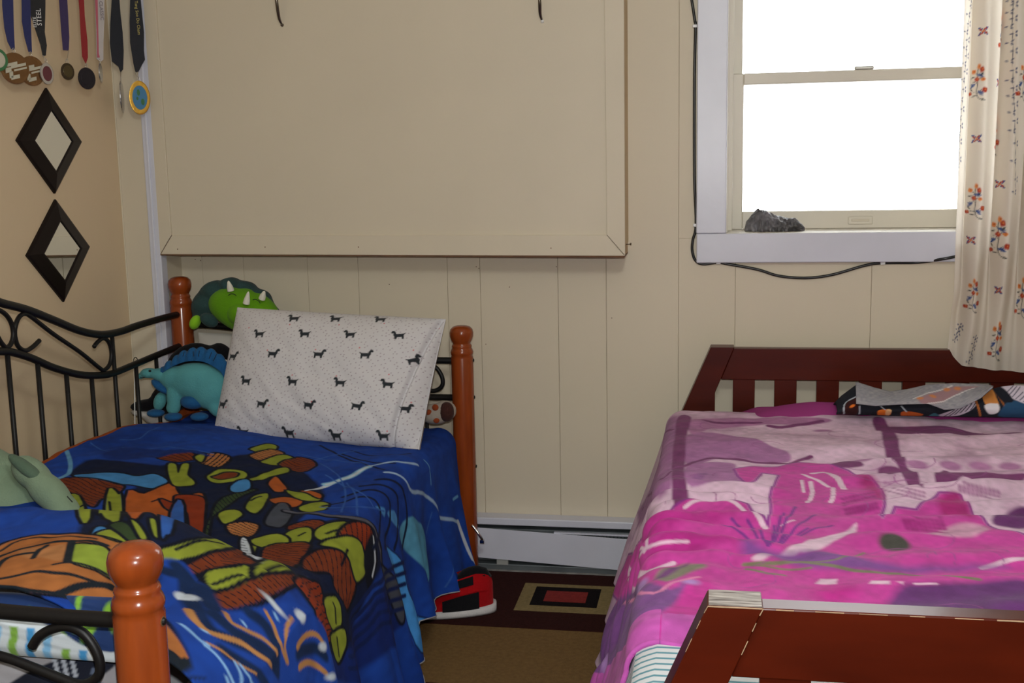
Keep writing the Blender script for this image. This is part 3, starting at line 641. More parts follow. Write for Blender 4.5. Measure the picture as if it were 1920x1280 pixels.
# big printed colour fields of the abstract print
for px, c in (
    ([(130, 885), (180, 860), (300, 872), (400, 862), (430, 880), (330, 905), (260, 895), (150, 895)], navy),
    ([(150, 985), (240, 930), (330, 890), (480, 850), (560, 880), (610, 930), (560, 985), (700, 985), (715, 1050), (690, 1110), (640, 1240), (600, 1180), (540, 1090), (430, 1140), (330, 1070), (240, 1030), (170, 1020)], navy),
    ([(725, 1090), (750, 1150), (752, 1175), (715, 1230), (660, 1280), (630, 1270), (660, 1180)], KB(12, 32, 92))):
    bp.area(px, c, soft=0.006)
A = lambda px, c, **kw: bp.area(px, c, line=blk, lw=0.007, **kw)
ST = ((30, 62), 0, blk, 0.16)
SB = ((8, 70), 0, blk, 0.14)
for px, c, st in (
    ([(140, 890), (220, 886), (260, 892), (290, 888), (315, 902), (290, 915), (255, 910), (200, 905), (160, 900)], sky, None),
    ([(105, 902), (150, 895), (200, 902), (230, 910), (225, 922), (190, 935), (175, 950), (150, 935)], brown, ST),
    ([(128, 928), (155, 940), (172, 955), (148, 968), (140, 945)], lime, None),
    ([(200, 928), (222, 926), (229, 945), (226, 968), (205, 975), (190, 962), (185, 952)], lime, None),
    ([(235, 935), (270, 925), (305, 910), (325, 905), (332, 920), (345, 930), (380, 925), (383, 965), (365, 980), (340, 962), (310, 970), (280, 960), (240, 965)], orange, None),
    ([(300, 935), (325, 942), (332, 928), (380, 932), (383, 970), (362, 985), (352, 962), (320, 958)], rust, None),
    ([(314, 872), (330, 870), (334, 886), (341, 870), (355, 870), (352, 890), (366, 906), (345, 911), (322, 906)], lime, None),
    ([(295, 858), (330, 848), (360, 848), (370, 860), (330, 866)], brown, ST),
    ([(365, 857), (390, 850), (415, 850), (432, 860), (410, 875), (385, 871)], tan, ((90, 10), 0, blk, 0.3)),
    ([(365, 856), (384, 850), (378, 866)], lime, None),
    ([(168, 1010), (180, 988), (200, 990), (190, 1010)], sky, None),
    ([(180, 1000), (205, 992), (230, 1004), (247, 1020), (215, 1020), (190, 1018)], lime, None),
    ([(205, 985), (230, 978), (255, 1000), (262, 1016), (240, 1012)], dkg, None),
    ([(245, 975), (258, 980), (276, 1008), (262, 1008)], lime, None), ([(280, 973), (292, 975), (297, 1005), (288, 1003)], lime, None),
    ([(300, 975), (320, 960), (345, 948), (328, 975), (312, 1002)], KB(42, 82, 150), None),
    ([(388, 892), (408, 880), (440, 880), (464, 888), (452, 900), (420, 905), (394, 902)], lime, None),
    ([(398, 894), (420, 886), (446, 887), (434, 896), (412, 898)], brown, None),
    ([(365, 987), (400, 955), (440, 925), (482, 917), (444, 935), (412, 960), (386, 990)], dkg, ((70, 70), 0, blk, 0.2)),
    ([(468, 842), (498, 832), (520, 837), (502, 850)], lime, None), ([(468, 853), (505, 842), (532, 850), (490, 863)], tan, ST), ([(490, 864), (530, 852), (556, 862), (530, 873), (500, 869)], lime, None),
    ([(523, 869), (558, 857), (584, 862), (592, 872), (575, 883), (545, 881)], brown, ST),
    ([(468, 897), (500, 885), (536, 876), (541, 885), (505, 894), (475, 901)], lime, None),
    ([(432, 911), (463, 898), (469, 915), (440, 923)], sky, None),
    ([(503, 906), (516, 893), (530, 905), (538, 918), (515, 921)], orange, None),
    ([(460, 952), (475, 930), (503, 925), (496, 946), (480, 962)], lime, None),
    ([(505, 936), (535, 931), (567, 938), (555, 950), (522, 946)], orange, None),
    ([(560, 951), (600, 940), (617, 945), (606, 956), (580, 959)], lime, None), ([(536, 919), (570, 923), (602, 936), (565, 937)], lime, None), ([(562, 919), (600, 925), (598, 934)], orange, None),
    ([(410, 962), (440, 955), (455, 965), (430, 980), (415, 978)], lime, None),
    ([(425, 985), (460, 978), (485, 985), (470, 1005), (440, 1003)], tan, ((20, 90), 0, blk, 0.2)),
    ([(540, 986), (600, 975), (606, 990), (560, 1001)], brown, SB),
    ([(533, 1003), (558, 990), (583, 991), (581, 1016), (545, 1021)], lime, None),
    ([(590, 997), (610, 983), (652, 979), (636, 1006), (600, 1012)], lime, None),
    ([(635, 1008), (652, 982), (690, 984), (699, 1010), (686, 1033), (670, 1010)], rust, ((60, 30), 0, blk, 0.18)),
    ([(300, 1030), (340, 1018), (400, 1010), (470, 1014), (482, 1025), (420, 1029), (350, 1046), (300, 1050)], lime, None),
    ([(340, 1067), (400, 1036), (440, 1030), (470, 1028), (492, 1050), (420, 1060), (360, 1077)], brown, SB),
    ([(450, 1015), (468, 1020), (500, 1050), (482, 1052), (462, 1032)], wht, SB),
    ([(470, 1012), (520, 1000), (542, 1015), (500, 1027)], lime, None),
    ([(492, 1033), (530, 1018), (577, 1018), (572, 1040), (510, 1052)], brown, SB),
    ([(385, 1076), (440, 1062), (465, 1060), (470, 1090), (405, 1110)], lime, None),
    ([(478, 1063), (520, 1049), (547, 1068), (500, 1078), (480, 1090)], lime, None),
    ([(395, 1117), (450, 1099), (540, 1075), (556, 1076), (550, 1096), (500, 1120), (420, 1142), (405, 1132)], brown, SB),
    ([(570, 1047), (600, 1030), (630, 1030), (651, 1046), (666, 1086), (661, 1122), (650, 1142), (630, 1106), (620, 1076), (600, 1071), (570, 1066)], brown, ((55, 38), 0, blk, 0.14)),
    ([(555, 1086), (590, 1090), (611, 1131), (621, 1200), (615, 1212), (595, 1161), (570, 1111)], rust, ((75, 14), 0, blk, 0.16)),
    ([(600, 1021), (630, 1008), (666, 1008), (681, 1030), (686, 1071), (669, 1091), (656, 1051), (640, 1031)], lime, None),
    ([(608, 1123), (630, 1118), (641, 1166), (626, 1182), (612, 1151)], lime, None), ([(620, 1191), (645, 1178), (649, 1211), (633, 1242)], lime, None),
    ([(715, 1060), (746, 1096), (756, 1151), (751, 1167), (731, 1121)], grey, None)):
    A(px, c, stripes=st)
A([(497, 977), (520, 945), (537, 944), (547, 965), (531, 986), (511, 987)], grey)
bp.stroke([(535, 958), (580, 962), (640, 969), (690, 979), (708, 1003), (716, 1052)], blk, 0.022); bp.stroke([(535, 957), (580, 961), (640, 968), (690, 978), (706, 1002), (714, 1050)], KB(78, 78, 88), 0.011)
bp.area([(690, 1010), (703, 1005), (706, 1070), (691, 1106), (682, 1060)], blk, soft=0.003); bp.stroke([(700, 1006), (703, 1040), (698, 1080)], wht, 0.006)
for q in ([(205, 940), (214, 958)], [(150, 950), (160, 945)], [(285, 940), (300, 935)], [(190, 1004), (228, 1015)], [(470, 938), (490, 930)], [(400, 1096), (455, 1078)], [(640, 1060), (652, 1030)], [(560, 1004), (572, 998)], [(612, 1000), (640, 992)], [(500, 1068), (535, 1060)], [(625, 1130), (630, 1168)], [(632, 1195), (636, 1230)], [(330, 1030), (420, 1020)]):
    bp.stroke(q, blk, 0.006)
bp.stroke([(125, 845), (132, 868), (128, 888), (105, 899)], lite, 0.010)
# sheets of pale blue, dark waves and forked lightning on the hanging side
bp.area(SU([(744, 1030), (765, 1050), (768, 1110), (782, 1150), (803, 1180), (806, 1200), (770, 1216), (757, 1130)]), KB(62, 132, 196), line=KB(12, 30, 70), lw=0.004, uv=True)
bp.area(SU([(776, 1000), (796, 972), (823, 1006), (811, 1097), (786, 1042)]), KB(76, 138, 168), soft=0.003, uv=True)
bp.area(SU([(760, 965), (772, 960), (776, 990), (768, 985)]), KB(70, 130, 185), uv=True); bp.area(SU([(747, 950), (757, 955), (755, 970)]), KB(70, 130, 185), uv=True)
for dx in (0, 18, 34, 48): bp.stroke(SU([(728+dx, 880), (742+dx*0.9, 905), (752+dx*0.8, 935), (744+dx*0.9, 985), (712+dx*1.4, 1030)]), navy, 0.010, soft=0.003, uv=True)
for dy in (0, 22, 44, 66, 88): bp.stroke([(760, 1050+dy), (720, 1080+dy), (690, 1110+dy), (655, 1165+dy)], KB(10, 26, 72), 0.010, soft=0.003)
for i, (a, b) in enumerate((((640, 850), (740, 868)), ((600, 835), (720, 880)), ((660, 845), (770, 850)))): bp.stroke([a, ((a[0]+b[0])/2, (a[1]+b[1])/2+6), b], navy, 0.008, soft=0.004)
bp.stroke([(575, 919), (600, 915), (625, 905), (650, 895), (672, 884), (695, 873)], wht, 0.012); bp.stroke([(610, 908), (650, 896), (690, 875)], KB(120, 165, 190), 0.018, soft=0.006); bp.stroke([(612, 908), (650, 896), (688, 876)], wht, 0.009)
bp.stroke([(695, 873), (730, 866), (758, 867), (784, 872)], KB(140, 165, 190), 0.008); bp.stroke(SU([(788, 872), (796, 900), (803, 922), (828, 930), (843, 954), (866, 967)]), KB(140, 165, 190), 0.010, uv=True); bp.stroke(SU([(866, 967), (871, 1010), (874, 1030)]), wht, 0.016, uv=True); bp.stroke(SU([(874, 1030), (880, 1045), (896, 1056)]), wht, 0.009, uv=True)
bp.stroke([(795, 862), (806, 880), (808, 908)], lite, 0.005); bp.stroke([(850, 936), (858, 930)], lite, 0.008)
for q in ([(640, 960), (648, 930), (640, 900), (620, 880), (600, 868)], [(670, 965), (668, 930), (650, 905)], [(600, 950), (660, 950), (720, 958)], [(560, 850), (620, 862), (690, 870)], [(590, 862), (640, 850), (700, 840)], [(610, 890), (660, 915), (700, 950)], [(170, 830), (200, 845), (250, 848), (300, 838), (350, 842), (400, 850)], [(230, 838), (240, 860)], [(225, 824), (260, 822), (300, 800), (340, 795), (390, 806)], [(810, 960), (800, 1000)], [(835, 1000), (850, 1050), (835, 1100)]):
    bp.stroke(q, KB(44, 82, 148), 0.004, soft=0.003)
bp.area([(190, 855), (230, 840), (330, 842), (400, 855), (330, 850), (240, 862)], KB(14, 40, 104), soft=0.006)
# the mound at the near end: tan bands, dark contour lines, blue streaks
A([(-30, 1040), (40, 1008), (120, 1001), (200, 1010), (250, 1040), (330, 1190), (360, 1250), (340, 1262), (260, 1200), (205, 1165), (140, 1124), (60, 1114), (-30, 1135)], KB(150, 92, 48))
A([(136, 1022), (170, 1020), (200, 1028), (215, 1060), (212, 1085), (180, 1068), (134, 1052)], KB(128, 146, 52))
bp.area([(40, 1030), (90, 1024), (124, 1022), (122, 1050), (80, 1045), (45, 1044)], KB(160, 108, 66), soft=0.004)
for q, w in (([(-20, 1052), (20, 1035), (70, 1022), (140, 1014), (200, 1022)], 0.010), ([(-20, 1040), (40, 1012), (110, 1006), (180, 1010)], 0.006), ([(-10, 1070), (15, 1045), (60, 1036)], 0.010), ([(88, 1022), (70, 1034), (62, 1046)], 0.009), ([(135, 1014), (130, 1034), (126, 1052)], 0.013), ([(100, 1058), (130, 1054), (170, 1062), (210, 1082)], 0.007), ([(-10, 1086), (50, 1074), (110, 1074), (170, 1088), (208, 1104)], 0.009), ([(110, 1112), (150, 1098), (208, 1098)], 0.014), ([(-10, 1122), (30, 1112), (70, 1108), (110, 1114), (170, 1140), (208, 1160)], 0.010), ([(310, 1225), (340, 1250), (370, 1252)], 0.03)):
    bp.stroke(q, KB(18, 26, 34), w, soft=0.003)
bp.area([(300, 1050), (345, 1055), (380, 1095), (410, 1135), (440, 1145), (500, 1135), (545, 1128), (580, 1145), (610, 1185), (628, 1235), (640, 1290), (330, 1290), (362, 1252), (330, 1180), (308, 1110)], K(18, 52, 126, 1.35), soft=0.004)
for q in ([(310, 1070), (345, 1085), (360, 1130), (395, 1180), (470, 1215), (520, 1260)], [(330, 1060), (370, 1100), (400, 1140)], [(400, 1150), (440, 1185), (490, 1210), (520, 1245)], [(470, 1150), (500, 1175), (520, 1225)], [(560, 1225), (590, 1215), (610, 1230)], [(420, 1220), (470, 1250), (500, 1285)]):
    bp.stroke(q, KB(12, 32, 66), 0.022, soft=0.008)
for q, w in (([(352, 1142), (368, 1165), (395, 1185), (450, 1203), (482, 1225), (508, 1246)], 0.010), ([(424, 1150), (436, 1168), (465, 1182), (495, 1198), (520, 1225)], 0.007), ([(498, 1146), (512, 1170), (526, 1205), (538, 1240)], 0.007), ([(548, 1158), (538, 1180), (534, 1210), (540, 1242)], 0.006), ([(558, 1212), (572, 1192), (594, 1190), (606, 1205)], 0.010), ([(562, 1250), (582, 1242), (612, 1262)], 0.011), ([(388, 1205), (420, 1222), (450, 1245), (480, 1262)], 0.005)):
    bp.stroke(q, KB(158, 112, 66), w, soft=0.002)
for x, y, rx, ry in ((346, 1119, 0.014, 0.013), (514, 1133, 0.020, 0.006), (566, 1156, 0.011, 0.013), (606, 1212, 0.008, 0.016), (622, 1268, 0.006, 0.02)): bp.spot(x, y, rx, ry, wht, 0.003)
for q in ([(385, 1210), (420, 1245), (440, 1285)], [(440, 1240), (452, 1265), (450, 1290)], [(450, 1245), (470, 1275), (480, 1290)], [(340, 1170), (370, 1195), (390, 1208)], [(380, 1180), (388, 1185)], [(455, 1165), (460, 1172)], [(515, 1150), (520, 1160)], [(425, 1270), (432, 1290)]):
    bp.stroke(q, KB(120, 160, 200), 0.005, soft=0.004)
# orange edge showing along the back and a pale stitched hem
kk = np.nonzero((bp.U[:, 0] < 0.232) & (bp.U[:, 1] > -1.2))[0]; bp.C[kk] = KB(140, 66, 24)
me = grid_mesh(BV); hemw = BV[:, -1, :]
mo_ = vnoise(BU[..., 0].ravel()*70, BU[..., 1].ravel()*55, 23); bp.C *= (0.86+0.28*mo_)[:, None]
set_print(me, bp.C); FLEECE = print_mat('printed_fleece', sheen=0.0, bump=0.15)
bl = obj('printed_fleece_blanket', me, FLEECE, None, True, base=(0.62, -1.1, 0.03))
md = bl.modifiers.new('thickness', 'SOLIDIFY'); md.thickness = 0.004; md.offset = -1
tag(bl, 'blue fleece blanket with green, brown and orange abstract print draped over the daybed', 'blanket')
obj('hem_stitching', tube([p+np.array((0.001, 0, 0)) for p in hemw[::6]], 0.0018, 5), mat('pale_hem_thread', (0.3, 0.3, 0.32), 0.9), bl, True)

# ---------------------------------------------------------------- pillows
def pillow_surface(bl_, br_, tr_, tl_, thick, nu=220, nv=150, sag=0.02, seed=3, corner=0.012, pw=2.4):
    """front and back sheets of a stuffed pillow spanning four corner points"""
    bl_, br_, tr_, tl_ = [np.array(p, float) for p in (bl_, br_, tr_, tl_)]
    u = np.linspace(0, 1, nu)[None, :]; v = np.linspace(0, 1, nv)[:, None]
    nrm = np.cross(br_-bl_, tl_-bl_); nrm /= np.linalg.norm(nrm)
    # edges pulled in between the corners
    pin = lambda t: np.sin(np.pi*t)
    uu = u+corner*2.0*(0.5-u)*pin(v)*1.0; vv = v+corner*2.6*(0.5-v)*pin(u)
    P = (bl_*((1-uu)*(1-vv))[..., None]+br_*(uu*(1-vv))[..., None]+tr_*(uu*vv)[..., None]+tl_*((1-uu)*vv)[..., None])
    h = (1-np.abs(2*u-1)**pw)*(1-np.abs(2*v-1)**pw); h = np.maximum(h, 0)**0.55
    w = 0.006*(vnoise(u*9+v*5, v*4+0*u, seed)-0.5)+0.004*(vnoise(u*22+v*13, v*7-u*5, seed+1)-0.5)
    edge = np.minimum(np.minimum(u, 1-u), np.minimum(v, 1-v))
    fr = P+nrm*(h*thick*0.55+w*np.clip(edge*12, 0, 1))[..., None]
    bk_ = P-nrm*(h*thick*0.45)[..., None]
    Wd, Hd = np.linalg.norm(br_-bl_), np.linalg.norm(tl_-bl_)
    U = np.stack([uu*Wd, vv*Hd], -1)
    return fr, bk_, U, nrm
def pillow_mesh(fr, bk_):
    n, m = fr.shape[:2]
    ring = np.concatenate([fr, bk_[:, ::-1]], 1)           # closed around u; top and bottom rims coincide
    ring = np.concatenate([ring, ring[:, :1]], 1)
    return grid_mesh(ring), ring.shape
# ---- white pillow with little dogs and dots
pbl, pbr = onY(398, 822, -0.425), onY(784, 842, -0.470)
ptl, ptr = onY(445, 576, -0.262), onY(836, 598, -0.262)
fr, bk_, UU, nrm = pillow_surface(pbl, pbr, ptr, ptl, 0.15, 330, 230, corner=0.006, pw=3.0)
# crease of the open pillowcase end at the right
ue = UU[..., 0]/np.linalg.norm(pbr-pbl); ve = UU[..., 1]/np.linalg.norm(ptl-pbl)
cre = 0.885+0.10*ve**1.5
fr = fr-nrm*(0.016*np.exp(-((ue-cre)/0.010)**2)+0.018*sstep(0.0, 0.12, ue-cre))[..., None]
dg_w = 0.012*np.maximum(0, 1-ve*2.8)*vnoise(ue*16+ve*20, ve*3.0-ue*2, 17)
fr = fr-nrm*(0.5*dg_w)[..., None]
ring = np.concatenate([fr, bk_[:, ::-1]], 1); ring = np.concatenate([ring, ring[:, :1]], 1)
Uu = np.concatenate([UU, UU[:, ::-1]+np.array((2.0, 0)), UU[:, :1]], 1)
pp = Print(ring, Uu, K(184, 182, 184, 1.32))
DOG = np.array([(-.52, .20), (-.44, .36), (-.28, .38), (-.16, .24), (-.12, .10), (.28, .12), (.38, .14), (.54, .22), (.53, .15), (.42, .03), (.44, -.34), (.30, -.34), (.28, -.17), (-.04, -.19), (-.08, -.36), (-.22, -.36), (-.24, -.14), (-.33, .00), (-.32, .16), (-.42, .15)])
pp_dot = K(96, 78, 92)
su = UU[..., 0]; W_, H_ = UU[..., 0].max(), UU[..., 1].max()
for i in range(int(W_/0.017)+1):
    for j in range(int(H_/0.0105)+1):
        x = (i+0.5*(j % 2))*0.017+0.004*math.sin(i*3+j); y = j*0.0105+0.003*math.sin(i*1.7+j*2)
        red = (i*7+j*5) % 61 == 0
        pp.spot(x, y, 0.0019 if red else 0.0013, 0.0019 if red else 0.0013, K(150, 40, 48) if red else pp_dot, 0.0007, uv=True)
def dog(px, face, s=0.037):
    c = pp.pick(*px); r = pp.pick(px[0]+10, px[1]+(1 if px[1] > 700 else 0)); a = math.atan2(r[1]-c[1], r[0]-c[0])
    Q = DOG*np.array((face, 1))*s; ca, sa = math.cos(a), math.sin(a)
    pp.area(np.stack([c[0]+Q[:, 0]*ca-Q[:, 1]*sa, c[1]+Q[:, 0]*sa+Q[:, 1]*ca], -1), K(28, 32, 36), soft=0.0008, round_=False, uv=True)
for px in ((485, 625), (570, 625), (655, 626), (746, 628), (460, 713), (547, 714), (636, 716), (725, 719), (455, 809), (540, 810), (628, 815), (717, 816), (550, 596), (628, 597), (712, 598), (797, 598), (462, 584)): dog(px, 1)
for px in ((513, 662), (599, 663), (687, 664), (776, 674), (438, 667), (492, 756), (580, 758), (671, 760), (761, 765), (418, 757)): dog(px, -1)
dog((820, 669), 1, 0.030)
me = grid_mesh(ring); set_print(me, pp.C)
COTTON = print_mat('printed_cotton', rough=0.8, sheen=0.1, bump=0.08, bscale=500)
pil = tag(obj('bed_pillow', me, COTTON, None, True), 'white pillow printed with black dachshunds and dots, leaning on the daybed arm', 'pillow')
# ---- white pillow behind the plush toys
fr, bk_, UU, nrm = pillow_surface((0.235, -0.215, 0.565), (0.60, -0.235, 0.56), (0.60, -0.165, 0.772), (0.235, -0.155, 0.775), 0.07, 60, 40)
me, _ = pillow_mesh(fr, bk_)
tag(obj('white_cushion', me, mat('white_cotton', (0.52, 0.50, 0.47), 0.9, bump=0.1, bscale=60), None, True), 'plain white pillow standing behind the plush toys', 'pillow')
# ---- two printed pillows under the near end of the blanket
fr, bk_, UU, nrm = pillow_surface((0.30, -2.085, 0.612), (1.03, -2.080, 0.608), (1.01, -2.030, 0.682), (0.30, -2.030, 0.684), 0.046, 240, 110)
fr[..., 2] -= 0.0
pr = np.concatenate([fr, bk_[:, ::-1], fr[:, :1]], 1); Uu = np.concatenate([UU, UU[:, ::-1]+np.array((2.0, 0)), UU[:, :1]], 1)
p2 = Print(pr, Uu, K(18, 36, 72))
rl = random.Random(12)
for i in range(46):
    u0, v0, a0 = rl.uniform(0.02, 0.72), rl.uniform(0.004, 0.088), rl.uniform(0.6, 2.4); p2.spot(u0, v0, rl.uniform(0.010, 0.017), rl.uniform(0.0035, 0.006), K(112, 158, 50, 1.2) if i % 4 else K(60, 110, 60, 1.2), 0.002, ang=a0, uv=True)
p2.area([(0.0, -0.01), (0.0, 0.046), (0.55, 0.050), (0.60, 0.044), (0.635, 0.030), (0.66, 0.018), (0.70, 0.012), (0.74, 0.020), (0.74, -0.01)], K(178, 186, 192, 1.2), uv=True)
for i in range(26):
    u0 = 0.01+i*0.0255; p2.area([(u0, -0.01), (u0+0.012, -0.01), (u0+0.018, 0.036-0.024*(u0 > 0.6)), (u0+0.006, 0.036-0.024*(u0 > 0.6))], (K(112, 152, 62, 1.2), K(60, 130, 180, 1.2), K(112, 160, 195, 1.2))[i % 3], uv=True, round_=False)
me = grid_mesh(pr); set_print(me, p2.C)
tag(obj('leaf_print_pillow', me, COTTON, None, True), 'navy pillow with green leaves and striped border under the blanket by the near arm', 'pillow')
fr, bk_, UU, nrm = pillow_surface((0.36, -2.085, 0.490), (1.035, -2.080, 0.485), (1.03, -2.030, 0.618), (0.36, -2.030, 0.622), 0.055, 200, 90, seed=8)
pr = np.concatenate([fr, bk_[:, ::-1], fr[:, :1]], 1); Uu = np.concatenate([UU, UU[:, ::-1]+np.array((2.0, 0)), UU[:, :1]], 1)
p3 = Print(pr, Uu, K(138, 136, 140, 1.15))
p3.area([(0.40, 0.02), (0.47, 0.07), (0.53, 0.105), (0.60, 0.128), (0.635, 0.118), (0.61, 0.09), (0.575, 0.06), (0.52, 0.03), (0.46, 0.0)], K(18, 22, 36, 1.2), uv=True)
for x in (0.545, 0.558, 0.571): p3.stroke([(x-0.004, 0.112), (x+0.005, 0.092)], K(150, 155, 165, 1.2), 0.006, uv=True)
p3.area([(0.2, 0.03), (0.33, 0.10), (0.42, 0.09), (0.30, 0.03)], K(18, 22, 36, 1.2), uv=True); p3.stroke([(0.60, 0.10), (0.615, 0.075)], K(80, 90, 110, 1.2), 0.008, uv=True)
me = grid_mesh(pr); set_print(me, p3.C)
tag(obj('grey_print_pillow', me, COTTON, None, True), 'grey pillow with black print tucked under the navy leaf pillow', 'pillow')

# ================================================================ plush toys on the daybed
def P_(x, y, Y): return onY(x, y, Y)
# ---- green horned dinosaur cushion
GREEN, TEAL, LIME_, IVO = plush('green_plush', K(78, 124, 18, 1.75)), plush('dark_teal_plush', K(38, 58, 58, 1.75)), plush('lime_plush', K(112, 160, 32, 1.75)), plush('ivory_plush', K(190, 180, 168, 1.75))
YT = -0.15
c = P_(457, 580, YT); tr = thing('horned_dinosaur_plush', 'sleepy green horned dinosaur plush with dark ruffled frill on the daybed arm', 'plush toy', (c[0], YT, 0.80))
Rt = rot_y(math.radians(14))
obj('body', fused([(c, (0.116, 0.062, 0.068), Rt), (c+np.array((0.01, 0.0, -0.02)), (0.106, 0.062, 0.055), Rt)]), GREEN, tr, True)
sn = P_(458, 590, YT-0.035); obj('snout', ellipsoid(sn, (0.056, 0.042, 0.042), rot_y(0.2)), GREEN, tr, True)
# ruffled frill: a wavy ring standing behind the face
fo = [(364, 600), (364, 580), (370, 555), (380, 542), (398, 527), (415, 526), (430, 520), (448, 524), (466, 528), (482, 538), (497, 545), (510, 560), (522, 580), (527, 596)]
outer = smooth_path([P_(x, y, YT+0.03) for x, y in fo], 7); k_ = len(outer); bm = bmesh.new(); rows = []
for i, p in enumerate(outer):
    d = p-c; d = d/np.linalg.norm(d); wv = 0.008*math.sin(i*0.45)
    row = [c+d*0.05+np.array((0, -0.01, 0)), c+(p-c)*0.72+np.array((0, -0.035+wv*0.4, 0)), c+(p-c)*0.9+np.array((0, -0.03+wv, 0)), p+np.array((0, -0.02+wv, 0))*1.0, p+np.array((0, 0.004+wv, 0)), c+(p-c)*0.88+np.array((0, 0.012+wv, 0)), c+d*0.05+np.array((0, 0.01, 0))]
    rows.append([bm.verts.new(Vector(q)) for q in row])
for a, b in zip(rows, rows[1:]):
    for j in range(6): bm.faces.new([a[j], a[j+1], b[j+1], b[j]])
bmesh.ops.recalc_face_normals(bm, faces=bm.faces[:]); obj('frill', to_mesh(bm), TEAL, tr, True)
for (bx, by), (tx, ty), yy in (((431, 538), (428, 526), YT-0.035), ((463, 562), (466, 546), YT-0.068), ((493, 554), (496, 545), YT-0.045)):
    a, b = P_(bx, by, yy), P_(tx, ty, yy-0.004); b = a+(b-a)*1.02
    obj('horn', lathe([(0.0105, -0.012), (0.0095, 0), (0.0068, 0.4*np.linalg.norm(b-a)), (0.004, 0.8*np.linalg.norm(b-a)), (0, np.linalg.norm(b-a))], a, b-a, 12), IVO, tr, True)
BLKP = mat('black_thread', (0.01, 0.012, 0.01), 0.8)
for pts in (((428, 554), (432, 551), (438, 551), (443, 554)), ((474, 562), (479, 561), (485, 564), (488, 569))):
    q = []
    for x, y in pts:
        p = P_(x, y, YT-0.060); q.append(p)
    obj('eye_stitch', tube(smooth_path(q, 4), 0.0012, 6), BLKP, tr)
obj('foot', ellipsoid(P_(366, 604, YT-0.02), (0.016, 0.02, 0.024), rot_y(0.5)), LIME_, tr, True)
obj('foot', ellipsoid(P_(392, 600, YT-0.03), (0.030, 0.022, 0.020), rot_y(0.5)), TEAL, tr, True)
# ---- black and white whale plush behind the blue dinosaur
BLKF, WHF = plush('black_plush', (0.006, 0.006, 0.008)), plush('white_plush', (0.52, 0.50, 0.48))
wh = thing('whale_plush', 'black and white whale plush lying behind the blue spiky dinosaur', 'plush toy', (0.27, -0.25, 0.56))
obj('body', fused([(P_(372, 700, -0.25), (0.108, 0.035, 0.096)), (P_(412, 682, -0.25), (0.05, 0.035, 0.066)), (P_(320, 745, -0.26), (0.07, 0.035, 0.05), rot_y(-0.4)), (P_(275, 760, -0.27), (0.055, 0.03, 0.020), rot_y(-0.1))], 0.007), BLKF, wh, True)
obj('belly', fused([(P_(272, 775, -0.275), (0.048, 0.028, 0.012), rot_y(0.15)), (P_(300, 786, -0.275), (0.05, 0.03, 0.016))], 0.006), WHF, wh, True)
obj('eye_patch', ellipsoid(P_(424, 684, -0.285), (0.014, 0.006, 0.018), rot_y(-0.5)), WHF, wh, True)
# ---- blue spiky dinosaur
AQ, AQD = plush('aqua_plush', K(74, 134, 138, 1.55)), plush('blue_plush', K(32, 82, 128, 1.25))
YB = -0.335
dn = thing('spiky_dinosaur_plush', 'aqua dinosaur plush with blue ruffled back spines beside the dog-print pillow', 'plush toy', (0.28, YB, 0.57))
obj('body', fused([(P_(368, 714, YB), (0.092, 0.046, 0.056)), (P_(394, 728, YB), (0.066, 0.046, 0.064)), (P_(330, 708, YB), (0.050, 0.036, 0.036), rot_y(-0.2)),
                   (P_(302, 702, YB), (0.034, 0.026, 0.020), rot_y(0.1)), (P_(279, 699, YB), (0.027, 0.022, 0.016)), (P_(262, 706, YB), (0.013, 0.014, 0.008), rot_y(0.2)),
                   (P_(327, 744, YB-0.015), (0.024, 0.022, 0.046)), (P_(325, 764, YB-0.015), (0.022, 0.021, 0.022)), (P_(300, 752, YB+0.01), (0.020, 0.018, 0.032), rot_y(0.4)), (P_(404, 758, YB-0.01), (0.026, 0.024, 0.040), rot_y(-0.3))], 0.006, 5), AQ, dn, True)
obj('belly', fused([(P_(362, 752, YB-0.012), (0.040, 0.032, 0.024)), (P_(303, 725, YB-0.008), (0.038, 0.022, 0.014), rot_y(0.6))], 0.006, 4), AQD, dn, True)
for x, y, yy in ((325, 781, YB-0.025), (292, 774, YB+0.005), (374, 781, YB-0.03)):
    obj('foot', ellipsoid(P_(x, y, yy), (0.027, 0.024, 0.0125)), AQD, dn, True)
sp = [(303, 690), (310, 682), (318, 677), (326, 672), (333, 664), (343, 659), (352, 657), (362, 653), (372, 652), (383, 653), (395, 655), (406, 660), (416, 668), (424, 676), (428, 690)]
bs = [(306, 696), (314, 690), (322, 685), (330, 680), (338, 677), (346, 674), (354, 672), (363, 671), (372, 671), (382, 672), (392, 675), (402, 680), (411, 686), (419, 693), (424, 702)]
oa = smooth_path([P_(x, y, YB-0.004) for x, y in sp], 6); ob = smooth_path([P_(x, y, YB-0.004) for x, y in bs], 6)
bm = bmesh.new(); rows = []
for i, (a, b) in enumerate(zip(oa, ob)):
    w = 0.004*math.sin(i*0.62); a = a+np.array((0, 0, 0.0035*math.cos(i*0.62)))
    rows.append([bm.verts.new(Vector(q)) for q in (b+np.array((0, -0.016, -0.006)), (a+b)/2+np.array((0, -0.013+w*0.6, 0)), a+np.array((0, -0.004+w, 0)), a+np.array((0, 0.004+w, 0)), b+np.array((0, 0.014, -0.006)))])
for a, b in zip(rows, rows[1:]):
    for j in range(4): bm.faces.new([a[j], a[j+1], b[j+1], b[j]])
bmesh.ops.recalc_face_normals(bm, faces=bm.faces[:]); obj('spine_ruffle', to_mesh(bm), AQD, dn, True)
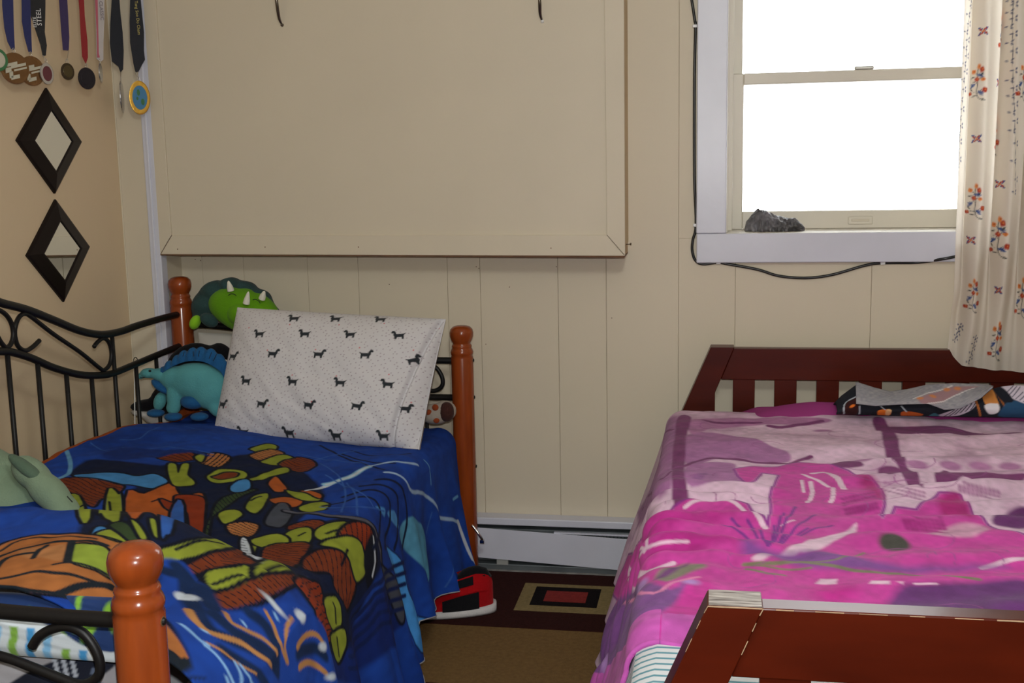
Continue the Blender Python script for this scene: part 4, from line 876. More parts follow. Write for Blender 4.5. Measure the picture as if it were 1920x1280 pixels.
for x, y, x2, y2 in ((343, 668, 345, 660), (363, 668, 362, 658), (372, 668, 374, 657), (392, 672, 397, 660), (400, 676, 406, 664)):
    obj('spine_stitch', tube([P_(x, y, YB-0.0225), P_(x2, y2, YB-0.015)], 0.0009, 5), BLKP, dn)
obj('eye', ellipsoid(P_(281, 695, YB-0.0205), (0.0045, 0.002, 0.0035)), BLKP, dn, True)
obj('mouth_stitch', tube(smooth_path([P_(x, y, YB-0.0205) for x, y in ((262, 706), (266, 708), (271, 707))], 3), 0.0008, 5), BLKP, dn)
# ---- grey-green plush at the edge of the bed
SAGE, SAGD = plush('sage_plush', K(98, 114, 94, 1.8)), plush('dark_sage_plush', K(66, 82, 68, 1.8))
YS = -1.27
sg = thing('sage_plush_toy', 'large sage green plush toy slumped with a drooping arm by the daybed back', 'plush toy', (0.28, YS, 0.53))
obj('body', fused([(P_(10, 945, YS), (0.105, 0.085, 0.082)), (P_(0, 985, YS), (0.12, 0.09, 0.06)), (P_(-40, 900, YS), (0.09, 0.08, 0.08)), (P_(30, 890, YS+0.03), (0.055, 0.05, 0.04), rot_y(0.4))], 0.009, 8), SAGE, sg, True)
obj('arm', fused([(P_(60, 888, YS-0.03), (0.052, 0.036, 0.030), rot_y(0.7)), (P_(92, 922, YS-0.045), (0.060, 0.036, 0.033), rot_y(0.75)), (P_(118, 952, YS-0.05), (0.038, 0.034, 0.028), rot_y(0.5))], 0.007, 6), SAGE, sg, True)
obj('arm_stripe', ellipsoid(P_(52, 880, YS-0.052), (0.052, 0.016, 0.013), rot_y(0.65)), SAGD, sg, True)
obj('foot', ellipsoid(P_(106, 990, YS-0.02), (0.030, 0.04, 0.032)), SAGE, sg, True)
obj('toe_stitch', tube([P_(126, 930, YS-0.072), P_(136, 941, YS-0.072)], 0.0012, 5), BLKP, sg)
# ---- small brown and white plush wedged between pillow and post
br = thing('spotted_plush', 'small brown and white spotted plush wedged behind the pillow beside the front post', 'plush toy', (0.99, -0.19, 0.50))
cb = P_(834, 770, -0.19); obj('body', fused([(cb+np.array((-0.03, 0, -0.01)), (0.05, 0.035, 0.032)), (cb, (0.036, 0.035, 0.032))], 0.006), plush('cream_plush', (0.42, 0.36, 0.30)), br, True)
obj('head_patch', ellipsoid(cb+np.array((0.008, -0.012, 0.0)), (0.024, 0.026, 0.030)), plush('dark_brown_plush', K(52, 30, 26, 1.7)), br, True)
for dx, dz in ((-0.022, 0.016), (-0.020, -0.022), (-0.042, 0.0)): obj('spot', ellipsoid(cb+np.array((dx, -0.028, dz)), (0.010, 0.006, 0.010)), plush('rust_plush', K(118, 52, 26, 1.7)), br, True)
# ---- ring and pale cord hanging on the back rail
rg = thing('hanging_ring', 'small metal ring with a pale cord hanging from the daybed rail', 'ring', (XB-0.02, -0.44, 0.56))
rc = onX(254, 678, XB-0.018)
obj('ring', tube([rc+np.array((0, 0.013*math.cos(a), 0.013*math.sin(a))) for a in np.linspace(0, 2*math.pi, 17)], 0.0014, 6), HOOKM, rg, True)
obj('cord', tube([rc+np.array((0, 0, -0.012)), onX(252, 720, XB-0.018), onX(253, 800, XB-0.018)], 0.0016, 6), mat('pale_cord', (0.75, 0.75, 0.72), 0.6), rg)

# ================================================================ slipper shoe on the rug
sh = thing('slipper_shoe', 'red and black padded slipper with fluffy white sole under the hanging blanket', 'slipper', (1.09, -0.42, 0.011))
hx, hy = 1.200, -0.385; ax = np.array((-0.965, -0.26)); ax /= np.linalg.norm(ax); pxv = np.array((-ax[1], ax[0]))
def shp(s, w, z): q = np.array((hx, hy))+ax*s+pxv*w; return (q[0], q[1], z)
def halfw(s, L=0.27, b=0.054): return b*max(0, 1-((s-L/2)/(L/2))**2)**0.40*(0.90+0.18*s/L)
L_ = 0.27; SS = [0.0+L_*(0.5-0.5*math.cos(math.pi*i/18)) for i in range(19)]
bm = bmesh.new(); rows = []
for s in SS:
    w = halfw(s)+0.007 if 0 < s < L_ else 0.004
    so = (s-L_/2)*1.05+L_/2
    rows.append([bm.verts.new(shp(so, w*k2, z)) for k2, z in ((-0.96, 0.012), (-1.06, 0.020), (-1.0, 0.031), (-0.8, 0.035), (0.8, 0.035), (1.0, 0.031), (1.06, 0.020), (0.96, 0.012))])
for a, b in zip(rows, rows[1:]):
    for j in range(8): bm.faces.new([a[j], a[(j+1) % 8], b[(j+1) % 8], b[j]])
bm.faces.new(rows[0]); bm.faces.new(rows[-1][::-1]); bmesh.ops.recalc_face_normals(bm, faces=bm.faces[:])
obj('sole', to_mesh(bm), plush('white_sole_fluff', (0.60, 0.58, 0.57)), sh, True)
REDP, BLP = plush('red_plush', K(150, 12, 18, 1.3)), plush('black_shoe_plush', (0.008, 0.008, 0.010))
def top_h(s): return float(np.interp(s, [0.0, 0.006, 0.02, 0.05, 0.10, 0.15, 0.22, 0.27], [0.085, 0.108, 0.124, 0.130, 0.118, 0.095, 0.062, 0.042]))
def upper(s0, s1, f0, f1, m, name, out=0.0, side=(-1, 1)):
    """a strip of the shoe's upper from s0 to s1 along it, between height fractions f0 and f1"""
    bm = bmesh.new(); rows = []
    for s in (s0+(s1-s0)*(0.5-0.5*np.cos(np.linspace(0, math.pi, 22)))):
        H = top_h(s); w = halfw(min(max(s, 0.002), L_-0.002)); row = []
        arc = []
        for f in np.linspace(f0, f1, 7):
            z = 0.03+(H-0.03)*f; row.append(((w+out)*(1-0.38*f**2.2+0.10*math.sin(math.pi*min(f, 1))), z))
        if len(side) == 1: rows.append([bm.verts.new(shp(s, side[0]*a_, z)) for a_, z in row])
        else: rows.append([bm.verts.new(shp(s, -a_, z)) for a_, z in row]+[bm.verts.new(shp(s, a_, z)) for a_, z in row[::-1]])
    for a, b in zip(rows, rows[1:]):
        for j in range(len(a)-1): 
            if j == 6 and f1 < 1.0: continue
            if j == 6 and s0 < 0.09 and b is not None and f1 >= 1.0 and rows.index(b) < 11: continue
            bm.faces.new([a[j], a[j+1], b[j+1], b[j]])
    if s0 <= 0.004: bm.faces.new(rows[0])
    bmesh.ops.recalc_face_normals(bm, faces=bm.faces[:]); return obj(name, to_mesh(bm), m, sh, True)
upper(0.003, L_-0.003, 0.0, 1.0, REDP, 'upper')
for sd_ in (-1, 1): upper(0.045, 0.15, 0.02, 0.52, BLP, 'black_side_panel', 0.004, (sd_,))
for sd_ in (-1, 1): upper(0.06, 0.12, 0.75, 0.97, BLP, 'black_collar', 0.004, (sd_,))
for sd_ in (-1, 1): upper(0.02, 0.14, 0.55, 0.72, REDP, 'strap', 0.006, (sd_,))
lin_ = [shp(s, 0.0, top_h(s)-0.012) for s in np.linspace(0.012, 0.10, 6)]
obj('lining', tube(lin_, [0.012, 0.024, 0.027, 0.027, 0.024, 0.014], 10), BLP, sh, True)

# ---- shiny clip on the front far post
cl = thing('chrome_clip', 'small shiny metal clip fixed low on the daybed front post', 'clip', (1.10, -0.15, 0.12))
ca_, cb_ = onY(888, 988, -0.150), onY(906, 1014, -0.150)
obj('clip_body', tube(smooth_path([ca_+np.array((-0.006, 0, 0.006)), ca_, (ca_+cb_)/2+np.array((0.004, -0.006, 0)), cb_], 4), [0.004]*13, 8), CHROME, cl, True)
obj('clip_jaw', box(cb_-np.array((0.010, 0.006, 0.007)), cb_+np.array((0.004, 0.006, 0.005)), 0.002), CHROME, cl)

# ================================================================ dark cherry bed
bed = thing('wooden_bed', 'dark cherry wooden bed with slatted headboard and slanted worn footboard posts', 'bed', (2.42, -1.07, 0))
BCX = 2.43; YH, YFt = -0.080, -2.060
def mir(p): return [(2*BCX-x, z) for x, z in p]
POSTP = [(1.808, 0.7335), (1.8755, 0.7335), (1.836, 0.637), (1.821, 0.600), (1.821, 0.30), (1.735, 0.011), (1.665, 0.011), (1.690, 0.26), (1.640, 0.34)]
def board(y, front):
    """front: -1 when the board's good face looks towards the foot of the room"""
    for poly in (POSTP, [(x, z if z > 0.02 else 0.0) for x, z in mir(POSTP)]):
        p = obj('slanted_post', prism([(x, y-0.027, z) for x, z in poly], (0, 1, 0), 0.054, 0.0015), CHERRY, bed)
        if y < -1.0 and poly is POSTP:
            top = [(1.8095, y-0.0255, 0.7336), (1.874, y-0.0255, 0.7336), (1.874, y+0.0255, 0.7336), (1.8095, y+0.0255, 0.7336)]
            obj('worn_end_grain', prism(top, (0, 0, 1), 0.0009), GRAIN, p)
            rr = random.Random(4)
            obj('chipped_edge', tube([(1.8085, y-0.0274, 0.7328), (1.8745, y-0.0274, 0.7328)], 0.0009, 5), BARE, p)
            for z0, z1 in ((0.735, 0.724), (0.714, 0.703), (0.69, 0.672)):
                for xo, s in ((1.808, 0.4300), (1.8752, 0.409)):
                    q = [(xo-(0.7335-z)*s, y-0.0274, min(z, 0.733)) for z in (z0, z1)]
                    obj('chipped_edge', tube(q, 0.0005 if xo < 1.83 else 0.0007, 5), BARE, p)
    xa, xb = 1.868, 2*BCX-1.868
    r = obj('top_rail', prism([(1.838, y-0.015, 0.636), (1.874, y-0.015, 0.7285), (2*BCX-1.874, y-0.015, 0.7285), (2*BCX-1.838, y-0.015, 0.636)], (0, 1, 0), 0.034, 0.002), CHERRY, bed)
    if y < -1.0:
        for a in np.arange(1.885, 2.35, 0.052):
            obj('chipped_edge', tube([(a+random.uniform(0, .02), y-0.0150, 0.7272), (a+random.uniform(.025, .045), y-0.0150, 0.7272)], random.uniform(0.0005, 0.0010), 5), BARE, r)
    x = 1.873
    while x < 2*BCX-1.90:
        obj('slat', box((x, y-0.010, 0.28), (x+0.063, y+0.012, 0.640), 0.0015), CHERRY, bed); x += 0.1195
    obj('lower_rail', box((1.80, y-0.014, 0.24), (2*BCX-1.80, y+0.016, 0.33), 0.002), CHERRY, bed)
board(YH, 1); board(YFt, -1)
for x in (1.745, 2*BCX-1.745): obj('side_rail', box((x-0.012, YFt+0.02, 0.22), (x+0.012, YH-0.02, 0.34), 0.003), CHERRY, bed)
# ---- mattress in a striped sheet
SHEET = mat('striped_sheet', (0.66, 0.68, 0.70), 0.9, bump=0.1, bscale=80)
nt = SHEET.node_tree; wv = nt.nodes.new('ShaderNodeTexWave'); wv.inputs['Scale'].default_value = 16.0; wv.bands_direction = 'Y'; wv.inputs['Distortion'].default_value = 0.6
rp = nt.nodes.new('ShaderNodeValToRGB'); rp.color_ramp.elements[0].color = (0.68, 0.70, 0.72, 1); rp.color_ramp.elements[0].position = 0.72; rp.color_ramp.elements[1].color = (0.12, 0.30, 0.36, 1); rp.color_ramp.elements[1].position = 0.86
tcn = nt.nodes.new('ShaderNodeTexCoord'); nt.links.new(tcn.outputs['Object'], wv.inputs['Vector']); nt.links.new(wv.outputs['Fac'], rp.inputs[0]); nt.links.new(rp.outputs[0], nt.nodes['Principled BSDF'].inputs['Base Color'])
tag(obj('sheeted_mattress', box((1.715, YFt+0.045, 0.343), (2*BCX-1.715, YH-0.045, 0.540), 0.04), SHEET, None, True), 'mattress in white sheet with thin blue stripes on the wooden bed', 'mattress')

# ---- pink and purple plush quilt
def q_top(X, Y):
    z = 0.560+0.012*sstep(-0.9, -1.5, Y)
    w = 0.012*(vnoise(X*5+Y*3, Y*7-X*1.0, 31)-0.5)+0.008*(vnoise(X*9-Y*9, Y*15+X*4, 32)-0.5)+0.004*(vnoise(X*26, Y*30+X*9, 33)-0.5)
    d = np.hypot(X-1.86, (Y+1.25)*0.9); an = np.arctan2(Y+1.25, X-1.86)
    fan = 0.0042*np.sin(an*11+d*9+3*vnoise(X*4, Y*4, 37))*np.exp(-((d-0.22)/0.13)**2)
    ridge = 0.016*np.exp(-((Y+0.62-0.32*(X-2.0))/0.05)**2)*sstep(2.0, 2.25, X)+0.014*np.exp(-((Y+1.02-0.55*(X-2.2))/0.04)**2)*sstep(2.05, 2.2, X)*(1-sstep(2.35, 2.6, X))
    back = 0.012*sstep(-0.33, -0.2, Y)*sstep(1.9, 2.1, X)
    arcs = 0.0075*np.sin((Y+0.55*(X-1.70)**2*np.sign(X-1.7))*2*np.pi/0.085+2.2*vnoise(X*2.5, Y*3, 38))*sstep(-0.86, -0.98, Y)*(1-sstep(-1.42, -1.58, Y))*(1-sstep(1.86, 2.06, X))
    long = 0.006*np.sin((Y-0.22*X)*2*np.pi/0.12+3*vnoise(X*1.7, Y*2.2, 39))*sstep(1.95, 2.15, X)*sstep(-0.5, -0.7, Y)
    return z+w+fan+ridge+back+arcs+long
def q_hem(Y): return np.interp(-Y, [0.2, 0.8, 1.15, 1.35, 1.55, 1.74, 1.9], [0.085, 0.095, 0.12, 0.215, 0.345, 0.455, 0.49])
def quilt_surface():
    ny, nd, ntp = 560, 170, 330
    t = np.linspace(0, 1, ny)[:, None]; Y0 = -0.175
    r = 0.055; Xe = 1.735
    # foot hem lies a little askew: further up the bed at the left
    def col(u_top):  return -1.78-0.02*np.sin(u_top*7)
    V = np.zeros((ny, nd+ntp, 3)); U = np.zeros((ny, nd+ntp, 2))
    Xt = np.linspace(Xe, 2.84, ntp)[None, :]
    Yt = Y0+(col(Xt-Xe)-Y0)*t
    Zt = q_top(Xt, Yt)
    # let the very foot edge fall softly on to the mattress
    Zt = Zt-0.018*sstep(0.97, 1.0, t)
    Y = Yt[:, :1]; ze = Zt[:, :1]
    L = r*math.pi/2+np.maximum(0.004, ze-r-q_hem(Y)); s = L*np.linspace(0, 1, nd+1)[None, 1:]
    a = np.clip(s/r, 0, math.pi/2); d = np.maximum(0, s-r*math.pi/2)
    rip = (0.009*np.sin(Y*21+2.0)+0.006*np.sin(Y*44+d*9))*np.clip(d/0.3, 0, 1)
    crease = 0.007*np.sin((Y*0.75+d*1.0)*58)*np.exp(-((Y+1.15)/0.35)**2)*np.clip(s/0.06, 0, 1)
    Xs = Xe-r*np.sin(a)-d*0.30-rip+crease
    Ys = Y+0.0*s; Zs = ze-r*(1-np.cos(a))-d
    V[:, :nd, 0] = Xs[:, ::-1]; V[:, :nd, 1] = (Ys+0*s)[:, ::-1]; V[:, :nd, 2] = Zs[:, ::-1]; U[:, :nd, 0] = (Xe-s)[:, ::-1]
    V[:, nd:, 0] = Xt+0*Yt; V[:, nd:, 1] = Yt; V[:, nd:, 2] = Zt; U[:, nd:, 0] = Xt+0*Yt; U[..., 1] = V[..., 1]
    return V, U
QV, QU = quilt_surface()
KQ = lambda r, g, b: K(r, g, b, 1.42)
qp = Print(QV, QU, K(172, 146, 164, 1.75)); qp.soft = 0.003
pale, mauve, strap, mag, deep, vio, dkp, stem = K(176, 150, 166, 1.75), KQ(146, 96, 140), KQ(104, 48, 92), KQ(170, 54, 134), KQ(146, 24, 100), KQ(112, 62, 128), KQ(86, 36, 88), KQ(108, 106, 82)
n2 = vnoise(QU[..., 0].ravel()*14, QU[..., 1].ravel()*9, 41); qp.mix(np.arange(len(n2)), KQ(150, 112, 140), sstep(0.5, 0.9, n2)*0.6)
B = qp.area
B([(1255, 783), (1275, 786), (1264, 860), (1262, 910), (1225, 935), (1195, 985), (1185, 1010), (1195, 960), (1215, 870), (1240, 800)], KQ(140, 92, 134), soft=0.01)
B([(1288, 815), (1354, 813), (1433, 829), (1477, 847), (1479, 865), (1433, 866), (1381, 860), (1350, 859), (1288, 872)], mauve, soft=0.004)
B([(1285, 876), (1330, 866), (1377, 869), (1380, 886), (1398, 902), (1340, 903), (1287, 905)], mauve, soft=0.004); B([(1300, 890), (1325, 886), (1318, 896), (1302, 897)], KQ(128, 80, 128), soft=0.004)
B([(1300, 785), (1420, 784), (1500, 782), (1560, 788), (1500, 797), (1420, 797), (1340, 803), (1295, 812)], KQ(150, 100, 138), soft=0.004)
B([(1271, 782), (1296, 782), (1287, 818), (1285, 864), (1283, 885), (1290, 918), (1291, 943), (1264, 949), (1259, 893), (1260, 860), (1265, 818)], strap, soft=0.002)
for q, w in (([(1283, 874), (1308, 864), (1350, 859), (1402, 864), (1454, 868), (1481, 868), (1500, 862), (1520, 856)], 0.013), ([(1319, 787), (1340, 792), (1371, 793), (1425, 792)], 0.016), ([(1442, 798), (1465, 801), (1500, 796), (1540, 789)], 0.018), ([(1262, 805), (1240, 820), (1222, 850)], 0.010), ([(1258, 884), (1235, 900), (1212, 930), (1200, 955)], 0.008)): qp.stroke(q, strap, w, soft=0.003)
for q in ([(1636, 784), (1657, 784), (1666, 799), (1682, 817), (1686, 839), (1699, 861), (1701, 876), (1719, 885), (1731, 914), (1697, 900), (1688, 885), (1684, 874), (1668, 858), (1656, 830), (1653, 810), (1642, 806)], [(1664, 800), (1719, 799), (1763, 798), (1806, 806), (1850, 810), (1920, 812), (1850, 816), (1780, 812), (1690, 813)], [(1646, 880), (1680, 875), (1698, 882), (1666, 890)], [(1752, 891), (1769, 881), (1806, 884), (1872, 888), (1925, 888), (1925, 893), (1872, 896), (1806, 892), (1778, 899)], [(1556, 872), (1585, 863), (1620, 871), (1590, 877)]): B(q, strap, soft=0.003)
for x, y in ((1838, 874), (1894, 875), (1719, 870), (1782, 873), (1543, 807), (1615, 863)): qp.spot(x, y, 0.025, 0.016, KQ(152, 104, 142), 0.004)
# the big flower
B([(1178, 1040), (1200, 1000), (1225, 975), (1265, 950), (1310, 940), (1350, 937), (1400, 948), (1425, 965), (1441, 988), (1447, 960), (1445, 930), (1455, 905), (1462, 891), (1428, 886), (1415, 900), (1400, 903), (1385, 893), (1377, 879), (1400, 875), (1460, 875), (1500, 866), (1530, 866), (1560, 872), (1590, 882), (1620, 890), (1645, 910), (1656, 930), (1657, 947), (1645, 966), (1655, 971), (1680, 951), (1720, 956), (1745, 936), (1762, 924), (1800, 928), (1812, 942), (1832, 966), (1852, 985), (1930, 1008), (1930, 1140), (1440, 1150), (1340, 1130), (1290, 1180), (1240, 1205), (1180, 1235), (1120, 1280), (1090, 1260), (1120, 1190), (1150, 1110)], mag, line=KQ(120, 44, 120), lw=0.006, soft=0.004, round_=False)
B([(1757, 936), (1775, 926), (1800, 929), (1815, 950), (1825, 970), (1790, 966), (1762, 956)], deep, soft=0.008)
B([(1620, 890), (1645, 910), (1656, 935), (1640, 930), (1612, 905)], deep, soft=0.012)
B([(1200, 1000), (1260, 965), (1340, 955), (1400, 962), (1350, 975), (1270, 985), (1215, 1010)], KQ(160, 40, 122), soft=0.012); B([(1220, 1030), (1300, 1000), (1400, 1010), (1330, 1022), (1250, 1035)], KQ(156, 36, 118), soft=0.012)
for q, w in (([(1505, 889), (1540, 904), (1553, 912)], 0.010), ([(1524, 887), (1550, 886), (1570, 896), (1583, 916)], 0.014), ([(1503, 900), (1507, 922)], 0.008), ([(1520, 903), (1523, 925), (1514, 942)], 0.010), ([(1562, 914), (1562, 930), (1557, 941)], 0.010), ([(1285, 950), (1340, 944), (1390, 952), (1422, 968), (1436, 990)], 0.010), ([(1182, 1090), (1179, 1062), (1195, 1030), (1215, 1012)], 0.008), ([(1200, 1046), (1230, 1020), (1290, 1015)], 0.006), ([(1186, 1105), (1210, 1072), (1262, 1056)], 0.012), ([(1840, 1065), (1875, 1055), (1900, 1048), (1925, 1047)], 0.010), ([(1465, 985), (1490, 975)], 0.004)): qp.stroke(q, pale, w, soft=0.003)  # strokes at the left paint light on fold ridges; the rest is print
B([(1500, 1020), (1545, 1006), (1575, 999), (1606, 980), (1597, 1000), (1562, 1015), (1530, 1032), (1500, 1034)], pale, soft=0.004); B([(1410, 1045), (1450, 1038), (1480, 1025), (1500, 1018), (1500, 1034), (1460, 1044), (1430, 1050)], pale, soft=0.004)
B([(1719, 1001), (1762, 994), (1813, 979), (1856, 990), (1830, 1004), (1784, 1006)], KQ(178, 130, 156), soft=0.006)
B([(1859, 975), (1892, 959), (1930, 957), (1930, 986), (1889, 988)], dkp, soft=0.005)
B([(1395, 1008), (1440, 1030), (1490, 1036), (1560, 1036), (1640, 1052), (1760, 1060), (1890, 1063), (1750, 1072), (1600, 1068), (1480, 1056), (1400, 1040)], vio, soft=0.012)
for tx, ty in ((1340, 985), (1372, 972), (1402, 975), (1452, 985), (1470, 962), (1492, 950), (1530, 965), (1560, 985), (1515, 990)): qp.stroke([(1440, 1022), ((1440+tx)/2+4, (1022+ty)/2-2), (tx, ty)], KQ(104, 44, 118), 0.006, soft=0.004)
for i in range(9):
    for j in range(5): qp.spot(1580+i*7+j*2, 935+j*7-i*1.5, 0.005, 0.007, KQ(136, 36, 108), 0.003); qp.spot(1690+i*9+j*3, 962+j*7+i*1.0, 0.005, 0.007, KQ(142, 36, 110), 0.003)
for i in range(10):
    for j in range(3): qp.spot(1660+i*8, 905+j*7+i*2, 0.004, 0.006, KQ(146, 104, 136), 0.003); qp.spot(1800+i*8, 905+j*7+i*2, 0.004, 0.006, KQ(146, 104, 136), 0.003)
qp.spot(1677, 1018, 0.028, 0.030, KQ(58, 58, 52), 0.006)
for q, w in (([(1396, 1058), (1450, 1056), (1500, 1054), (1560, 1060), (1620, 1071), (1700, 1076), (1760, 1080), (1835, 1086)], 0.010), ([(1400, 1066), (1440, 1075), (1470, 1078)], 0.008), ([(1500, 1052), (1570, 1048), (1620, 1036)], 0.006), ([(1410, 1060), (1460, 1066), (1520, 1064)], 0.006)): qp.stroke(q, stem, w, soft=0.004)
B([(1228, 1080), (1270, 1060), (1300, 1056), (1325, 1062), (1290, 1074), (1250, 1090)], KQ(112, 108, 92), soft=0.006); B([(1225, 1088), (1255, 1066), (1290, 1056), (1265, 1072)], KQ(96, 50, 100), soft=0.006)
B([(1150, 1132), (1170, 1110), (1230, 1095), (1290, 1086), (1282, 1110), (1250, 1142), (1210, 1172), (1197, 1200), (1182, 1232), (1130, 1258), (1090, 1290), (1112, 1222)], KQ(108, 64, 122), soft=0.006)
B([(1290, 1092), (1330, 1082), (1332, 1122), (1290, 1170), (1230, 1200), (1192, 1230), (1185, 1216), (1206, 1180), (1250, 1150)], KQ(166, 40, 126), soft=0.006); B([(1300, 1160), (1330, 1140), (1290, 1195), (1235, 1208)], KQ(96, 46, 110), soft=0.006)
for x, y, rx, ry in ((1202, 1098, 0.016, 0.02), (1132, 1236, 0.014, 0.05), (1295, 1090, 0.015, 0.012)): qp.spot(x, y, rx, ry, KQ(150, 112, 168), 0.006)
qp.stroke([(1165, 1132), (1205, 1112), (1260, 1092), (1310, 1081)], KQ(186, 110, 150), 0.008, soft=0.004)
B([(1680, 1142), (1690, 1098), (1760, 1093), (1940, 1090), (1940, 1160)], KQ(86, 42, 96), soft=0.01)
for q in ([(1528, 1094), (1538, 1085), (1570, 1085), (1568, 1095)], [(1630, 1094), (1634, 1088), (1668, 1089), (1668, 1095)], [(1682, 1090), (1694, 1090), (1692, 1095)]): B(q, pale, soft=0.003, round_=False)
qp.stroke([(1715, 1094), (1757, 1094)], pale, 0.005); B([(1530, 1100), (1600, 1100), (1590, 1125), (1540, 1125)], KQ(160, 24, 118), soft=0.02)
# quilted vermicelli relief lines and the plain pink hem
for i in range(60):
    rr = random.Random(100+i); cx, cy = rr.uniform(1.6, 2.75), rr.uniform(-1.7, -0.25); a0 = rr.uniform(0, 6.28); R_ = rr.uniform(0.025, 0.05)
    qp.stroke([(cx+R_*math.cos(a0+t_)*(1+0.2*t_), cy+R_*math.sin(a0+t_)) for t_ in np.linspace(0, 3.6, 7)], KQ(132, 66, 122), 0.0018, soft=0.0025, uv=True)
zh = QV.reshape(-1, 3)
foot = np.nonzero((QU[..., 1] < -1.715).ravel() & (QU[..., 0] > 1.735).ravel())[0]; qp.C[foot] = KQ(164, 74, 148)
hz = q_hem(zh[:, 1]); sidek = np.nonzero((QU[..., 0].ravel() < 1.735) & (((zh[:, 2]-hz < 0.075) & (zh[:, 1] < -1.1)) | (zh[:, 1] < -1.70)))[0]; qp.C[sidek] = KQ(164, 74, 148)
mo_ = 0.5*vnoise(QU[..., 0].ravel()*26, QU[..., 1].ravel()*34, 43)+0.5*vnoise(QU[..., 0].ravel()*90, QU[..., 1].ravel()*110, 44); qp.C *= (0.76+0.48*mo_)[:, None]
me = grid_mesh(QV); set_print(me, np.clip(qp.C, 0, 0.85))
PLUSHQ = print_mat('printed_plush_quilt', rough=0.8, sheen=0.06, bump=0.25, bscale=300)
qo = obj('flower_quilt', me, PLUSHQ, None, True, base=(2.3, -1.0, 0.09)); md = qo.modifiers.new('thickness', 'SOLIDIFY'); md.thickness = 0.008; md.offset = -1
tag(qo, 'pink and purple plush quilt with large magenta flower over the wooden bed', 'quilt')
ys_ = np.linspace(-1.02, -1.99, 90)[:, None]; ss_ = np.linspace(0, 1, 40)[None, :]
lay_ = np.clip(0.2-ss_, 0, 1)/0.2; dz_ = 0.36*np.clip(ss_-0.2, 0, 1)/0.8+0*ys_
V = np.stack([1.702-0.30*dz_+0.004*np.sin(ys_*40+dz_*7)*np.clip(dz_*5, 0, 1)+0.085*lay_, ys_+0*ss_, 0.530-dz_+0.0125*np.clip(lay_*3, 0, 1)], -1)
fs = obj('striped_flat_sheet', grid_mesh(V), SHEET, None, True); fs.modifiers.new('thickness', 'SOLIDIFY').thickness = 0.002
tag(fs, 'white sheet with thin blue stripes hanging below the quilt hem by the footboard', 'sheet')
# ---- plain magenta sheet bunched at the headboard
nx_, ny_ = 120, 30
Xg = np.linspace(1.86, 2.85, nx_)[:, None]; tg = np.linspace(0, 1, ny_)[None, :]
Zg = 0.540+0.020*sstep(1.86, 1.95, Xg)+0.030*sstep(1.88, 2.10, Xg)*np.sin(np.pi*np.clip(tg*1.0, 0, 1))**0.8+0.004*vnoise(Xg*20, tg*4, 51)-0.02*(tg > 0.97)
V = np.stack([Xg+0*tg, -0.265+0.135*tg+0*Xg, Zg+0*tg], -1)
so = obj('magenta_sheet', grid_mesh(V), mat('magenta_cotton', K(112, 34, 88), 0.9, bump=0.1, bscale=60), None, True); md = so.modifiers.new('thickness', 'SOLIDIFY'); md.thickness = 0.004
tag(so, 'plain magenta sheet bunched along the headboard of the wooden bed', 'sheet')

# ================================================================ folded throw at the headboard
fx = [1566, 1580, 1606, 1640, 1668, 1700, 1740, 1790, 1850, 1862, 1880, 1905, 1935, 1990, 2050]
ftop = [752, 738, 719, 730, 737, 733, 724, 721, 724, 727, 722, 719, 720, 724, 728]
fmid = [760, 756, 757, 760, 759, 757, 758, 766, 752, 742, 728, 722, 722, 726, 730]
YT2 = -0.30
NX = 260; xs = np.linspace(1568, 2040, NX); zt_, zm_, zb_, xw = [], [], [], []
for x in xs:
    pt = onY(x, np.interp(x, fx, ftop), YT2+0.06); pm = onY(x, np.interp(x, fx, fmid), YT2-0.02); pb_ = onY(x, 783, YT2)
    xw.append(pb_[0]); zt_.append(pt[2]); zm_.append(pm[2]); zb_.append(pb_[2])
xw, zt_, zm_, zb_ = map(np.array, (xw, zt_, zm_, zb_))
NV = 70; tv = np.linspace(0, 1, NV)
V = np.zeros((NX, NV, 3)); U = np.zeros((NX, NV, 2))
zbot = 0.582
for j, t_ in enumerate(tv):
    # front face bulges, then over the top and down the back
    a = t_*1.35
    if a <= 1: z = zbot+(zt_-zbot)*a; y = YT2-0.035*math.sin(math.pi*min(a*1.0, 1)*0.8)+0.06*a**2
    else: z = zt_-(zt_-zbot)*(a-1)*2.6; y = YT2-0.035*math.sin(math.pi*0.8)+0.06+0.10*(a-1)*2.0
    V[:, j, 0] = xw; V[:, j, 1] = y+0.004*(vnoise(xw*30, np.full(NX, a*6), 61)-0.5); V[:, j, 2] = z; U[:, j, 0] = xw; U[:, j, 1] = a*0.14
fp = Print(V, U, K(24, 26, 32))
fp.area([(1578, 778), (1585, 758), (1606, 745), (1606, 776)], K(40, 18, 18), soft=0.002); fp.stroke([(1582, 778), (1583, 758), (1604, 744)], wht, 0.004); fp.stroke([(1612, 761), (1611, 776)], wht, 0.004); fp.spot(1598, 761, 0.007, 0.008, K(176, 88, 30))
fp.area([(1646, 782), (1647, 769), (1670, 768), (1668, 780), (1658, 784)], K(180, 90, 30), soft=0.001); fp.area([(1660, 780), (1662, 768), (1671, 768), (1668, 778)], K(180, 140, 100), soft=0.001)
fp.area([(1690, 783), (1690, 772), (1705, 771), (1730, 776), (1725, 781), (1700, 784)], K(150, 72, 28), soft=0.001); fp.stroke([(1690, 761), (1700, 772)], wht, 0.004); fp.stroke([(1652, 762), (1660, 768)], wht, 0.004)
fp.area([(1752, 784), (1770, 774), (1800, 764), (1830, 750), (1824, 766), (1800, 778), (1775, 785)], K(158, 150, 160), soft=0.001)
for i in range(6): fp.stroke([(1770+i*10, 783-i*3), (1790+i*8, 768-i*3)], K(40, 40, 50), 0.003)
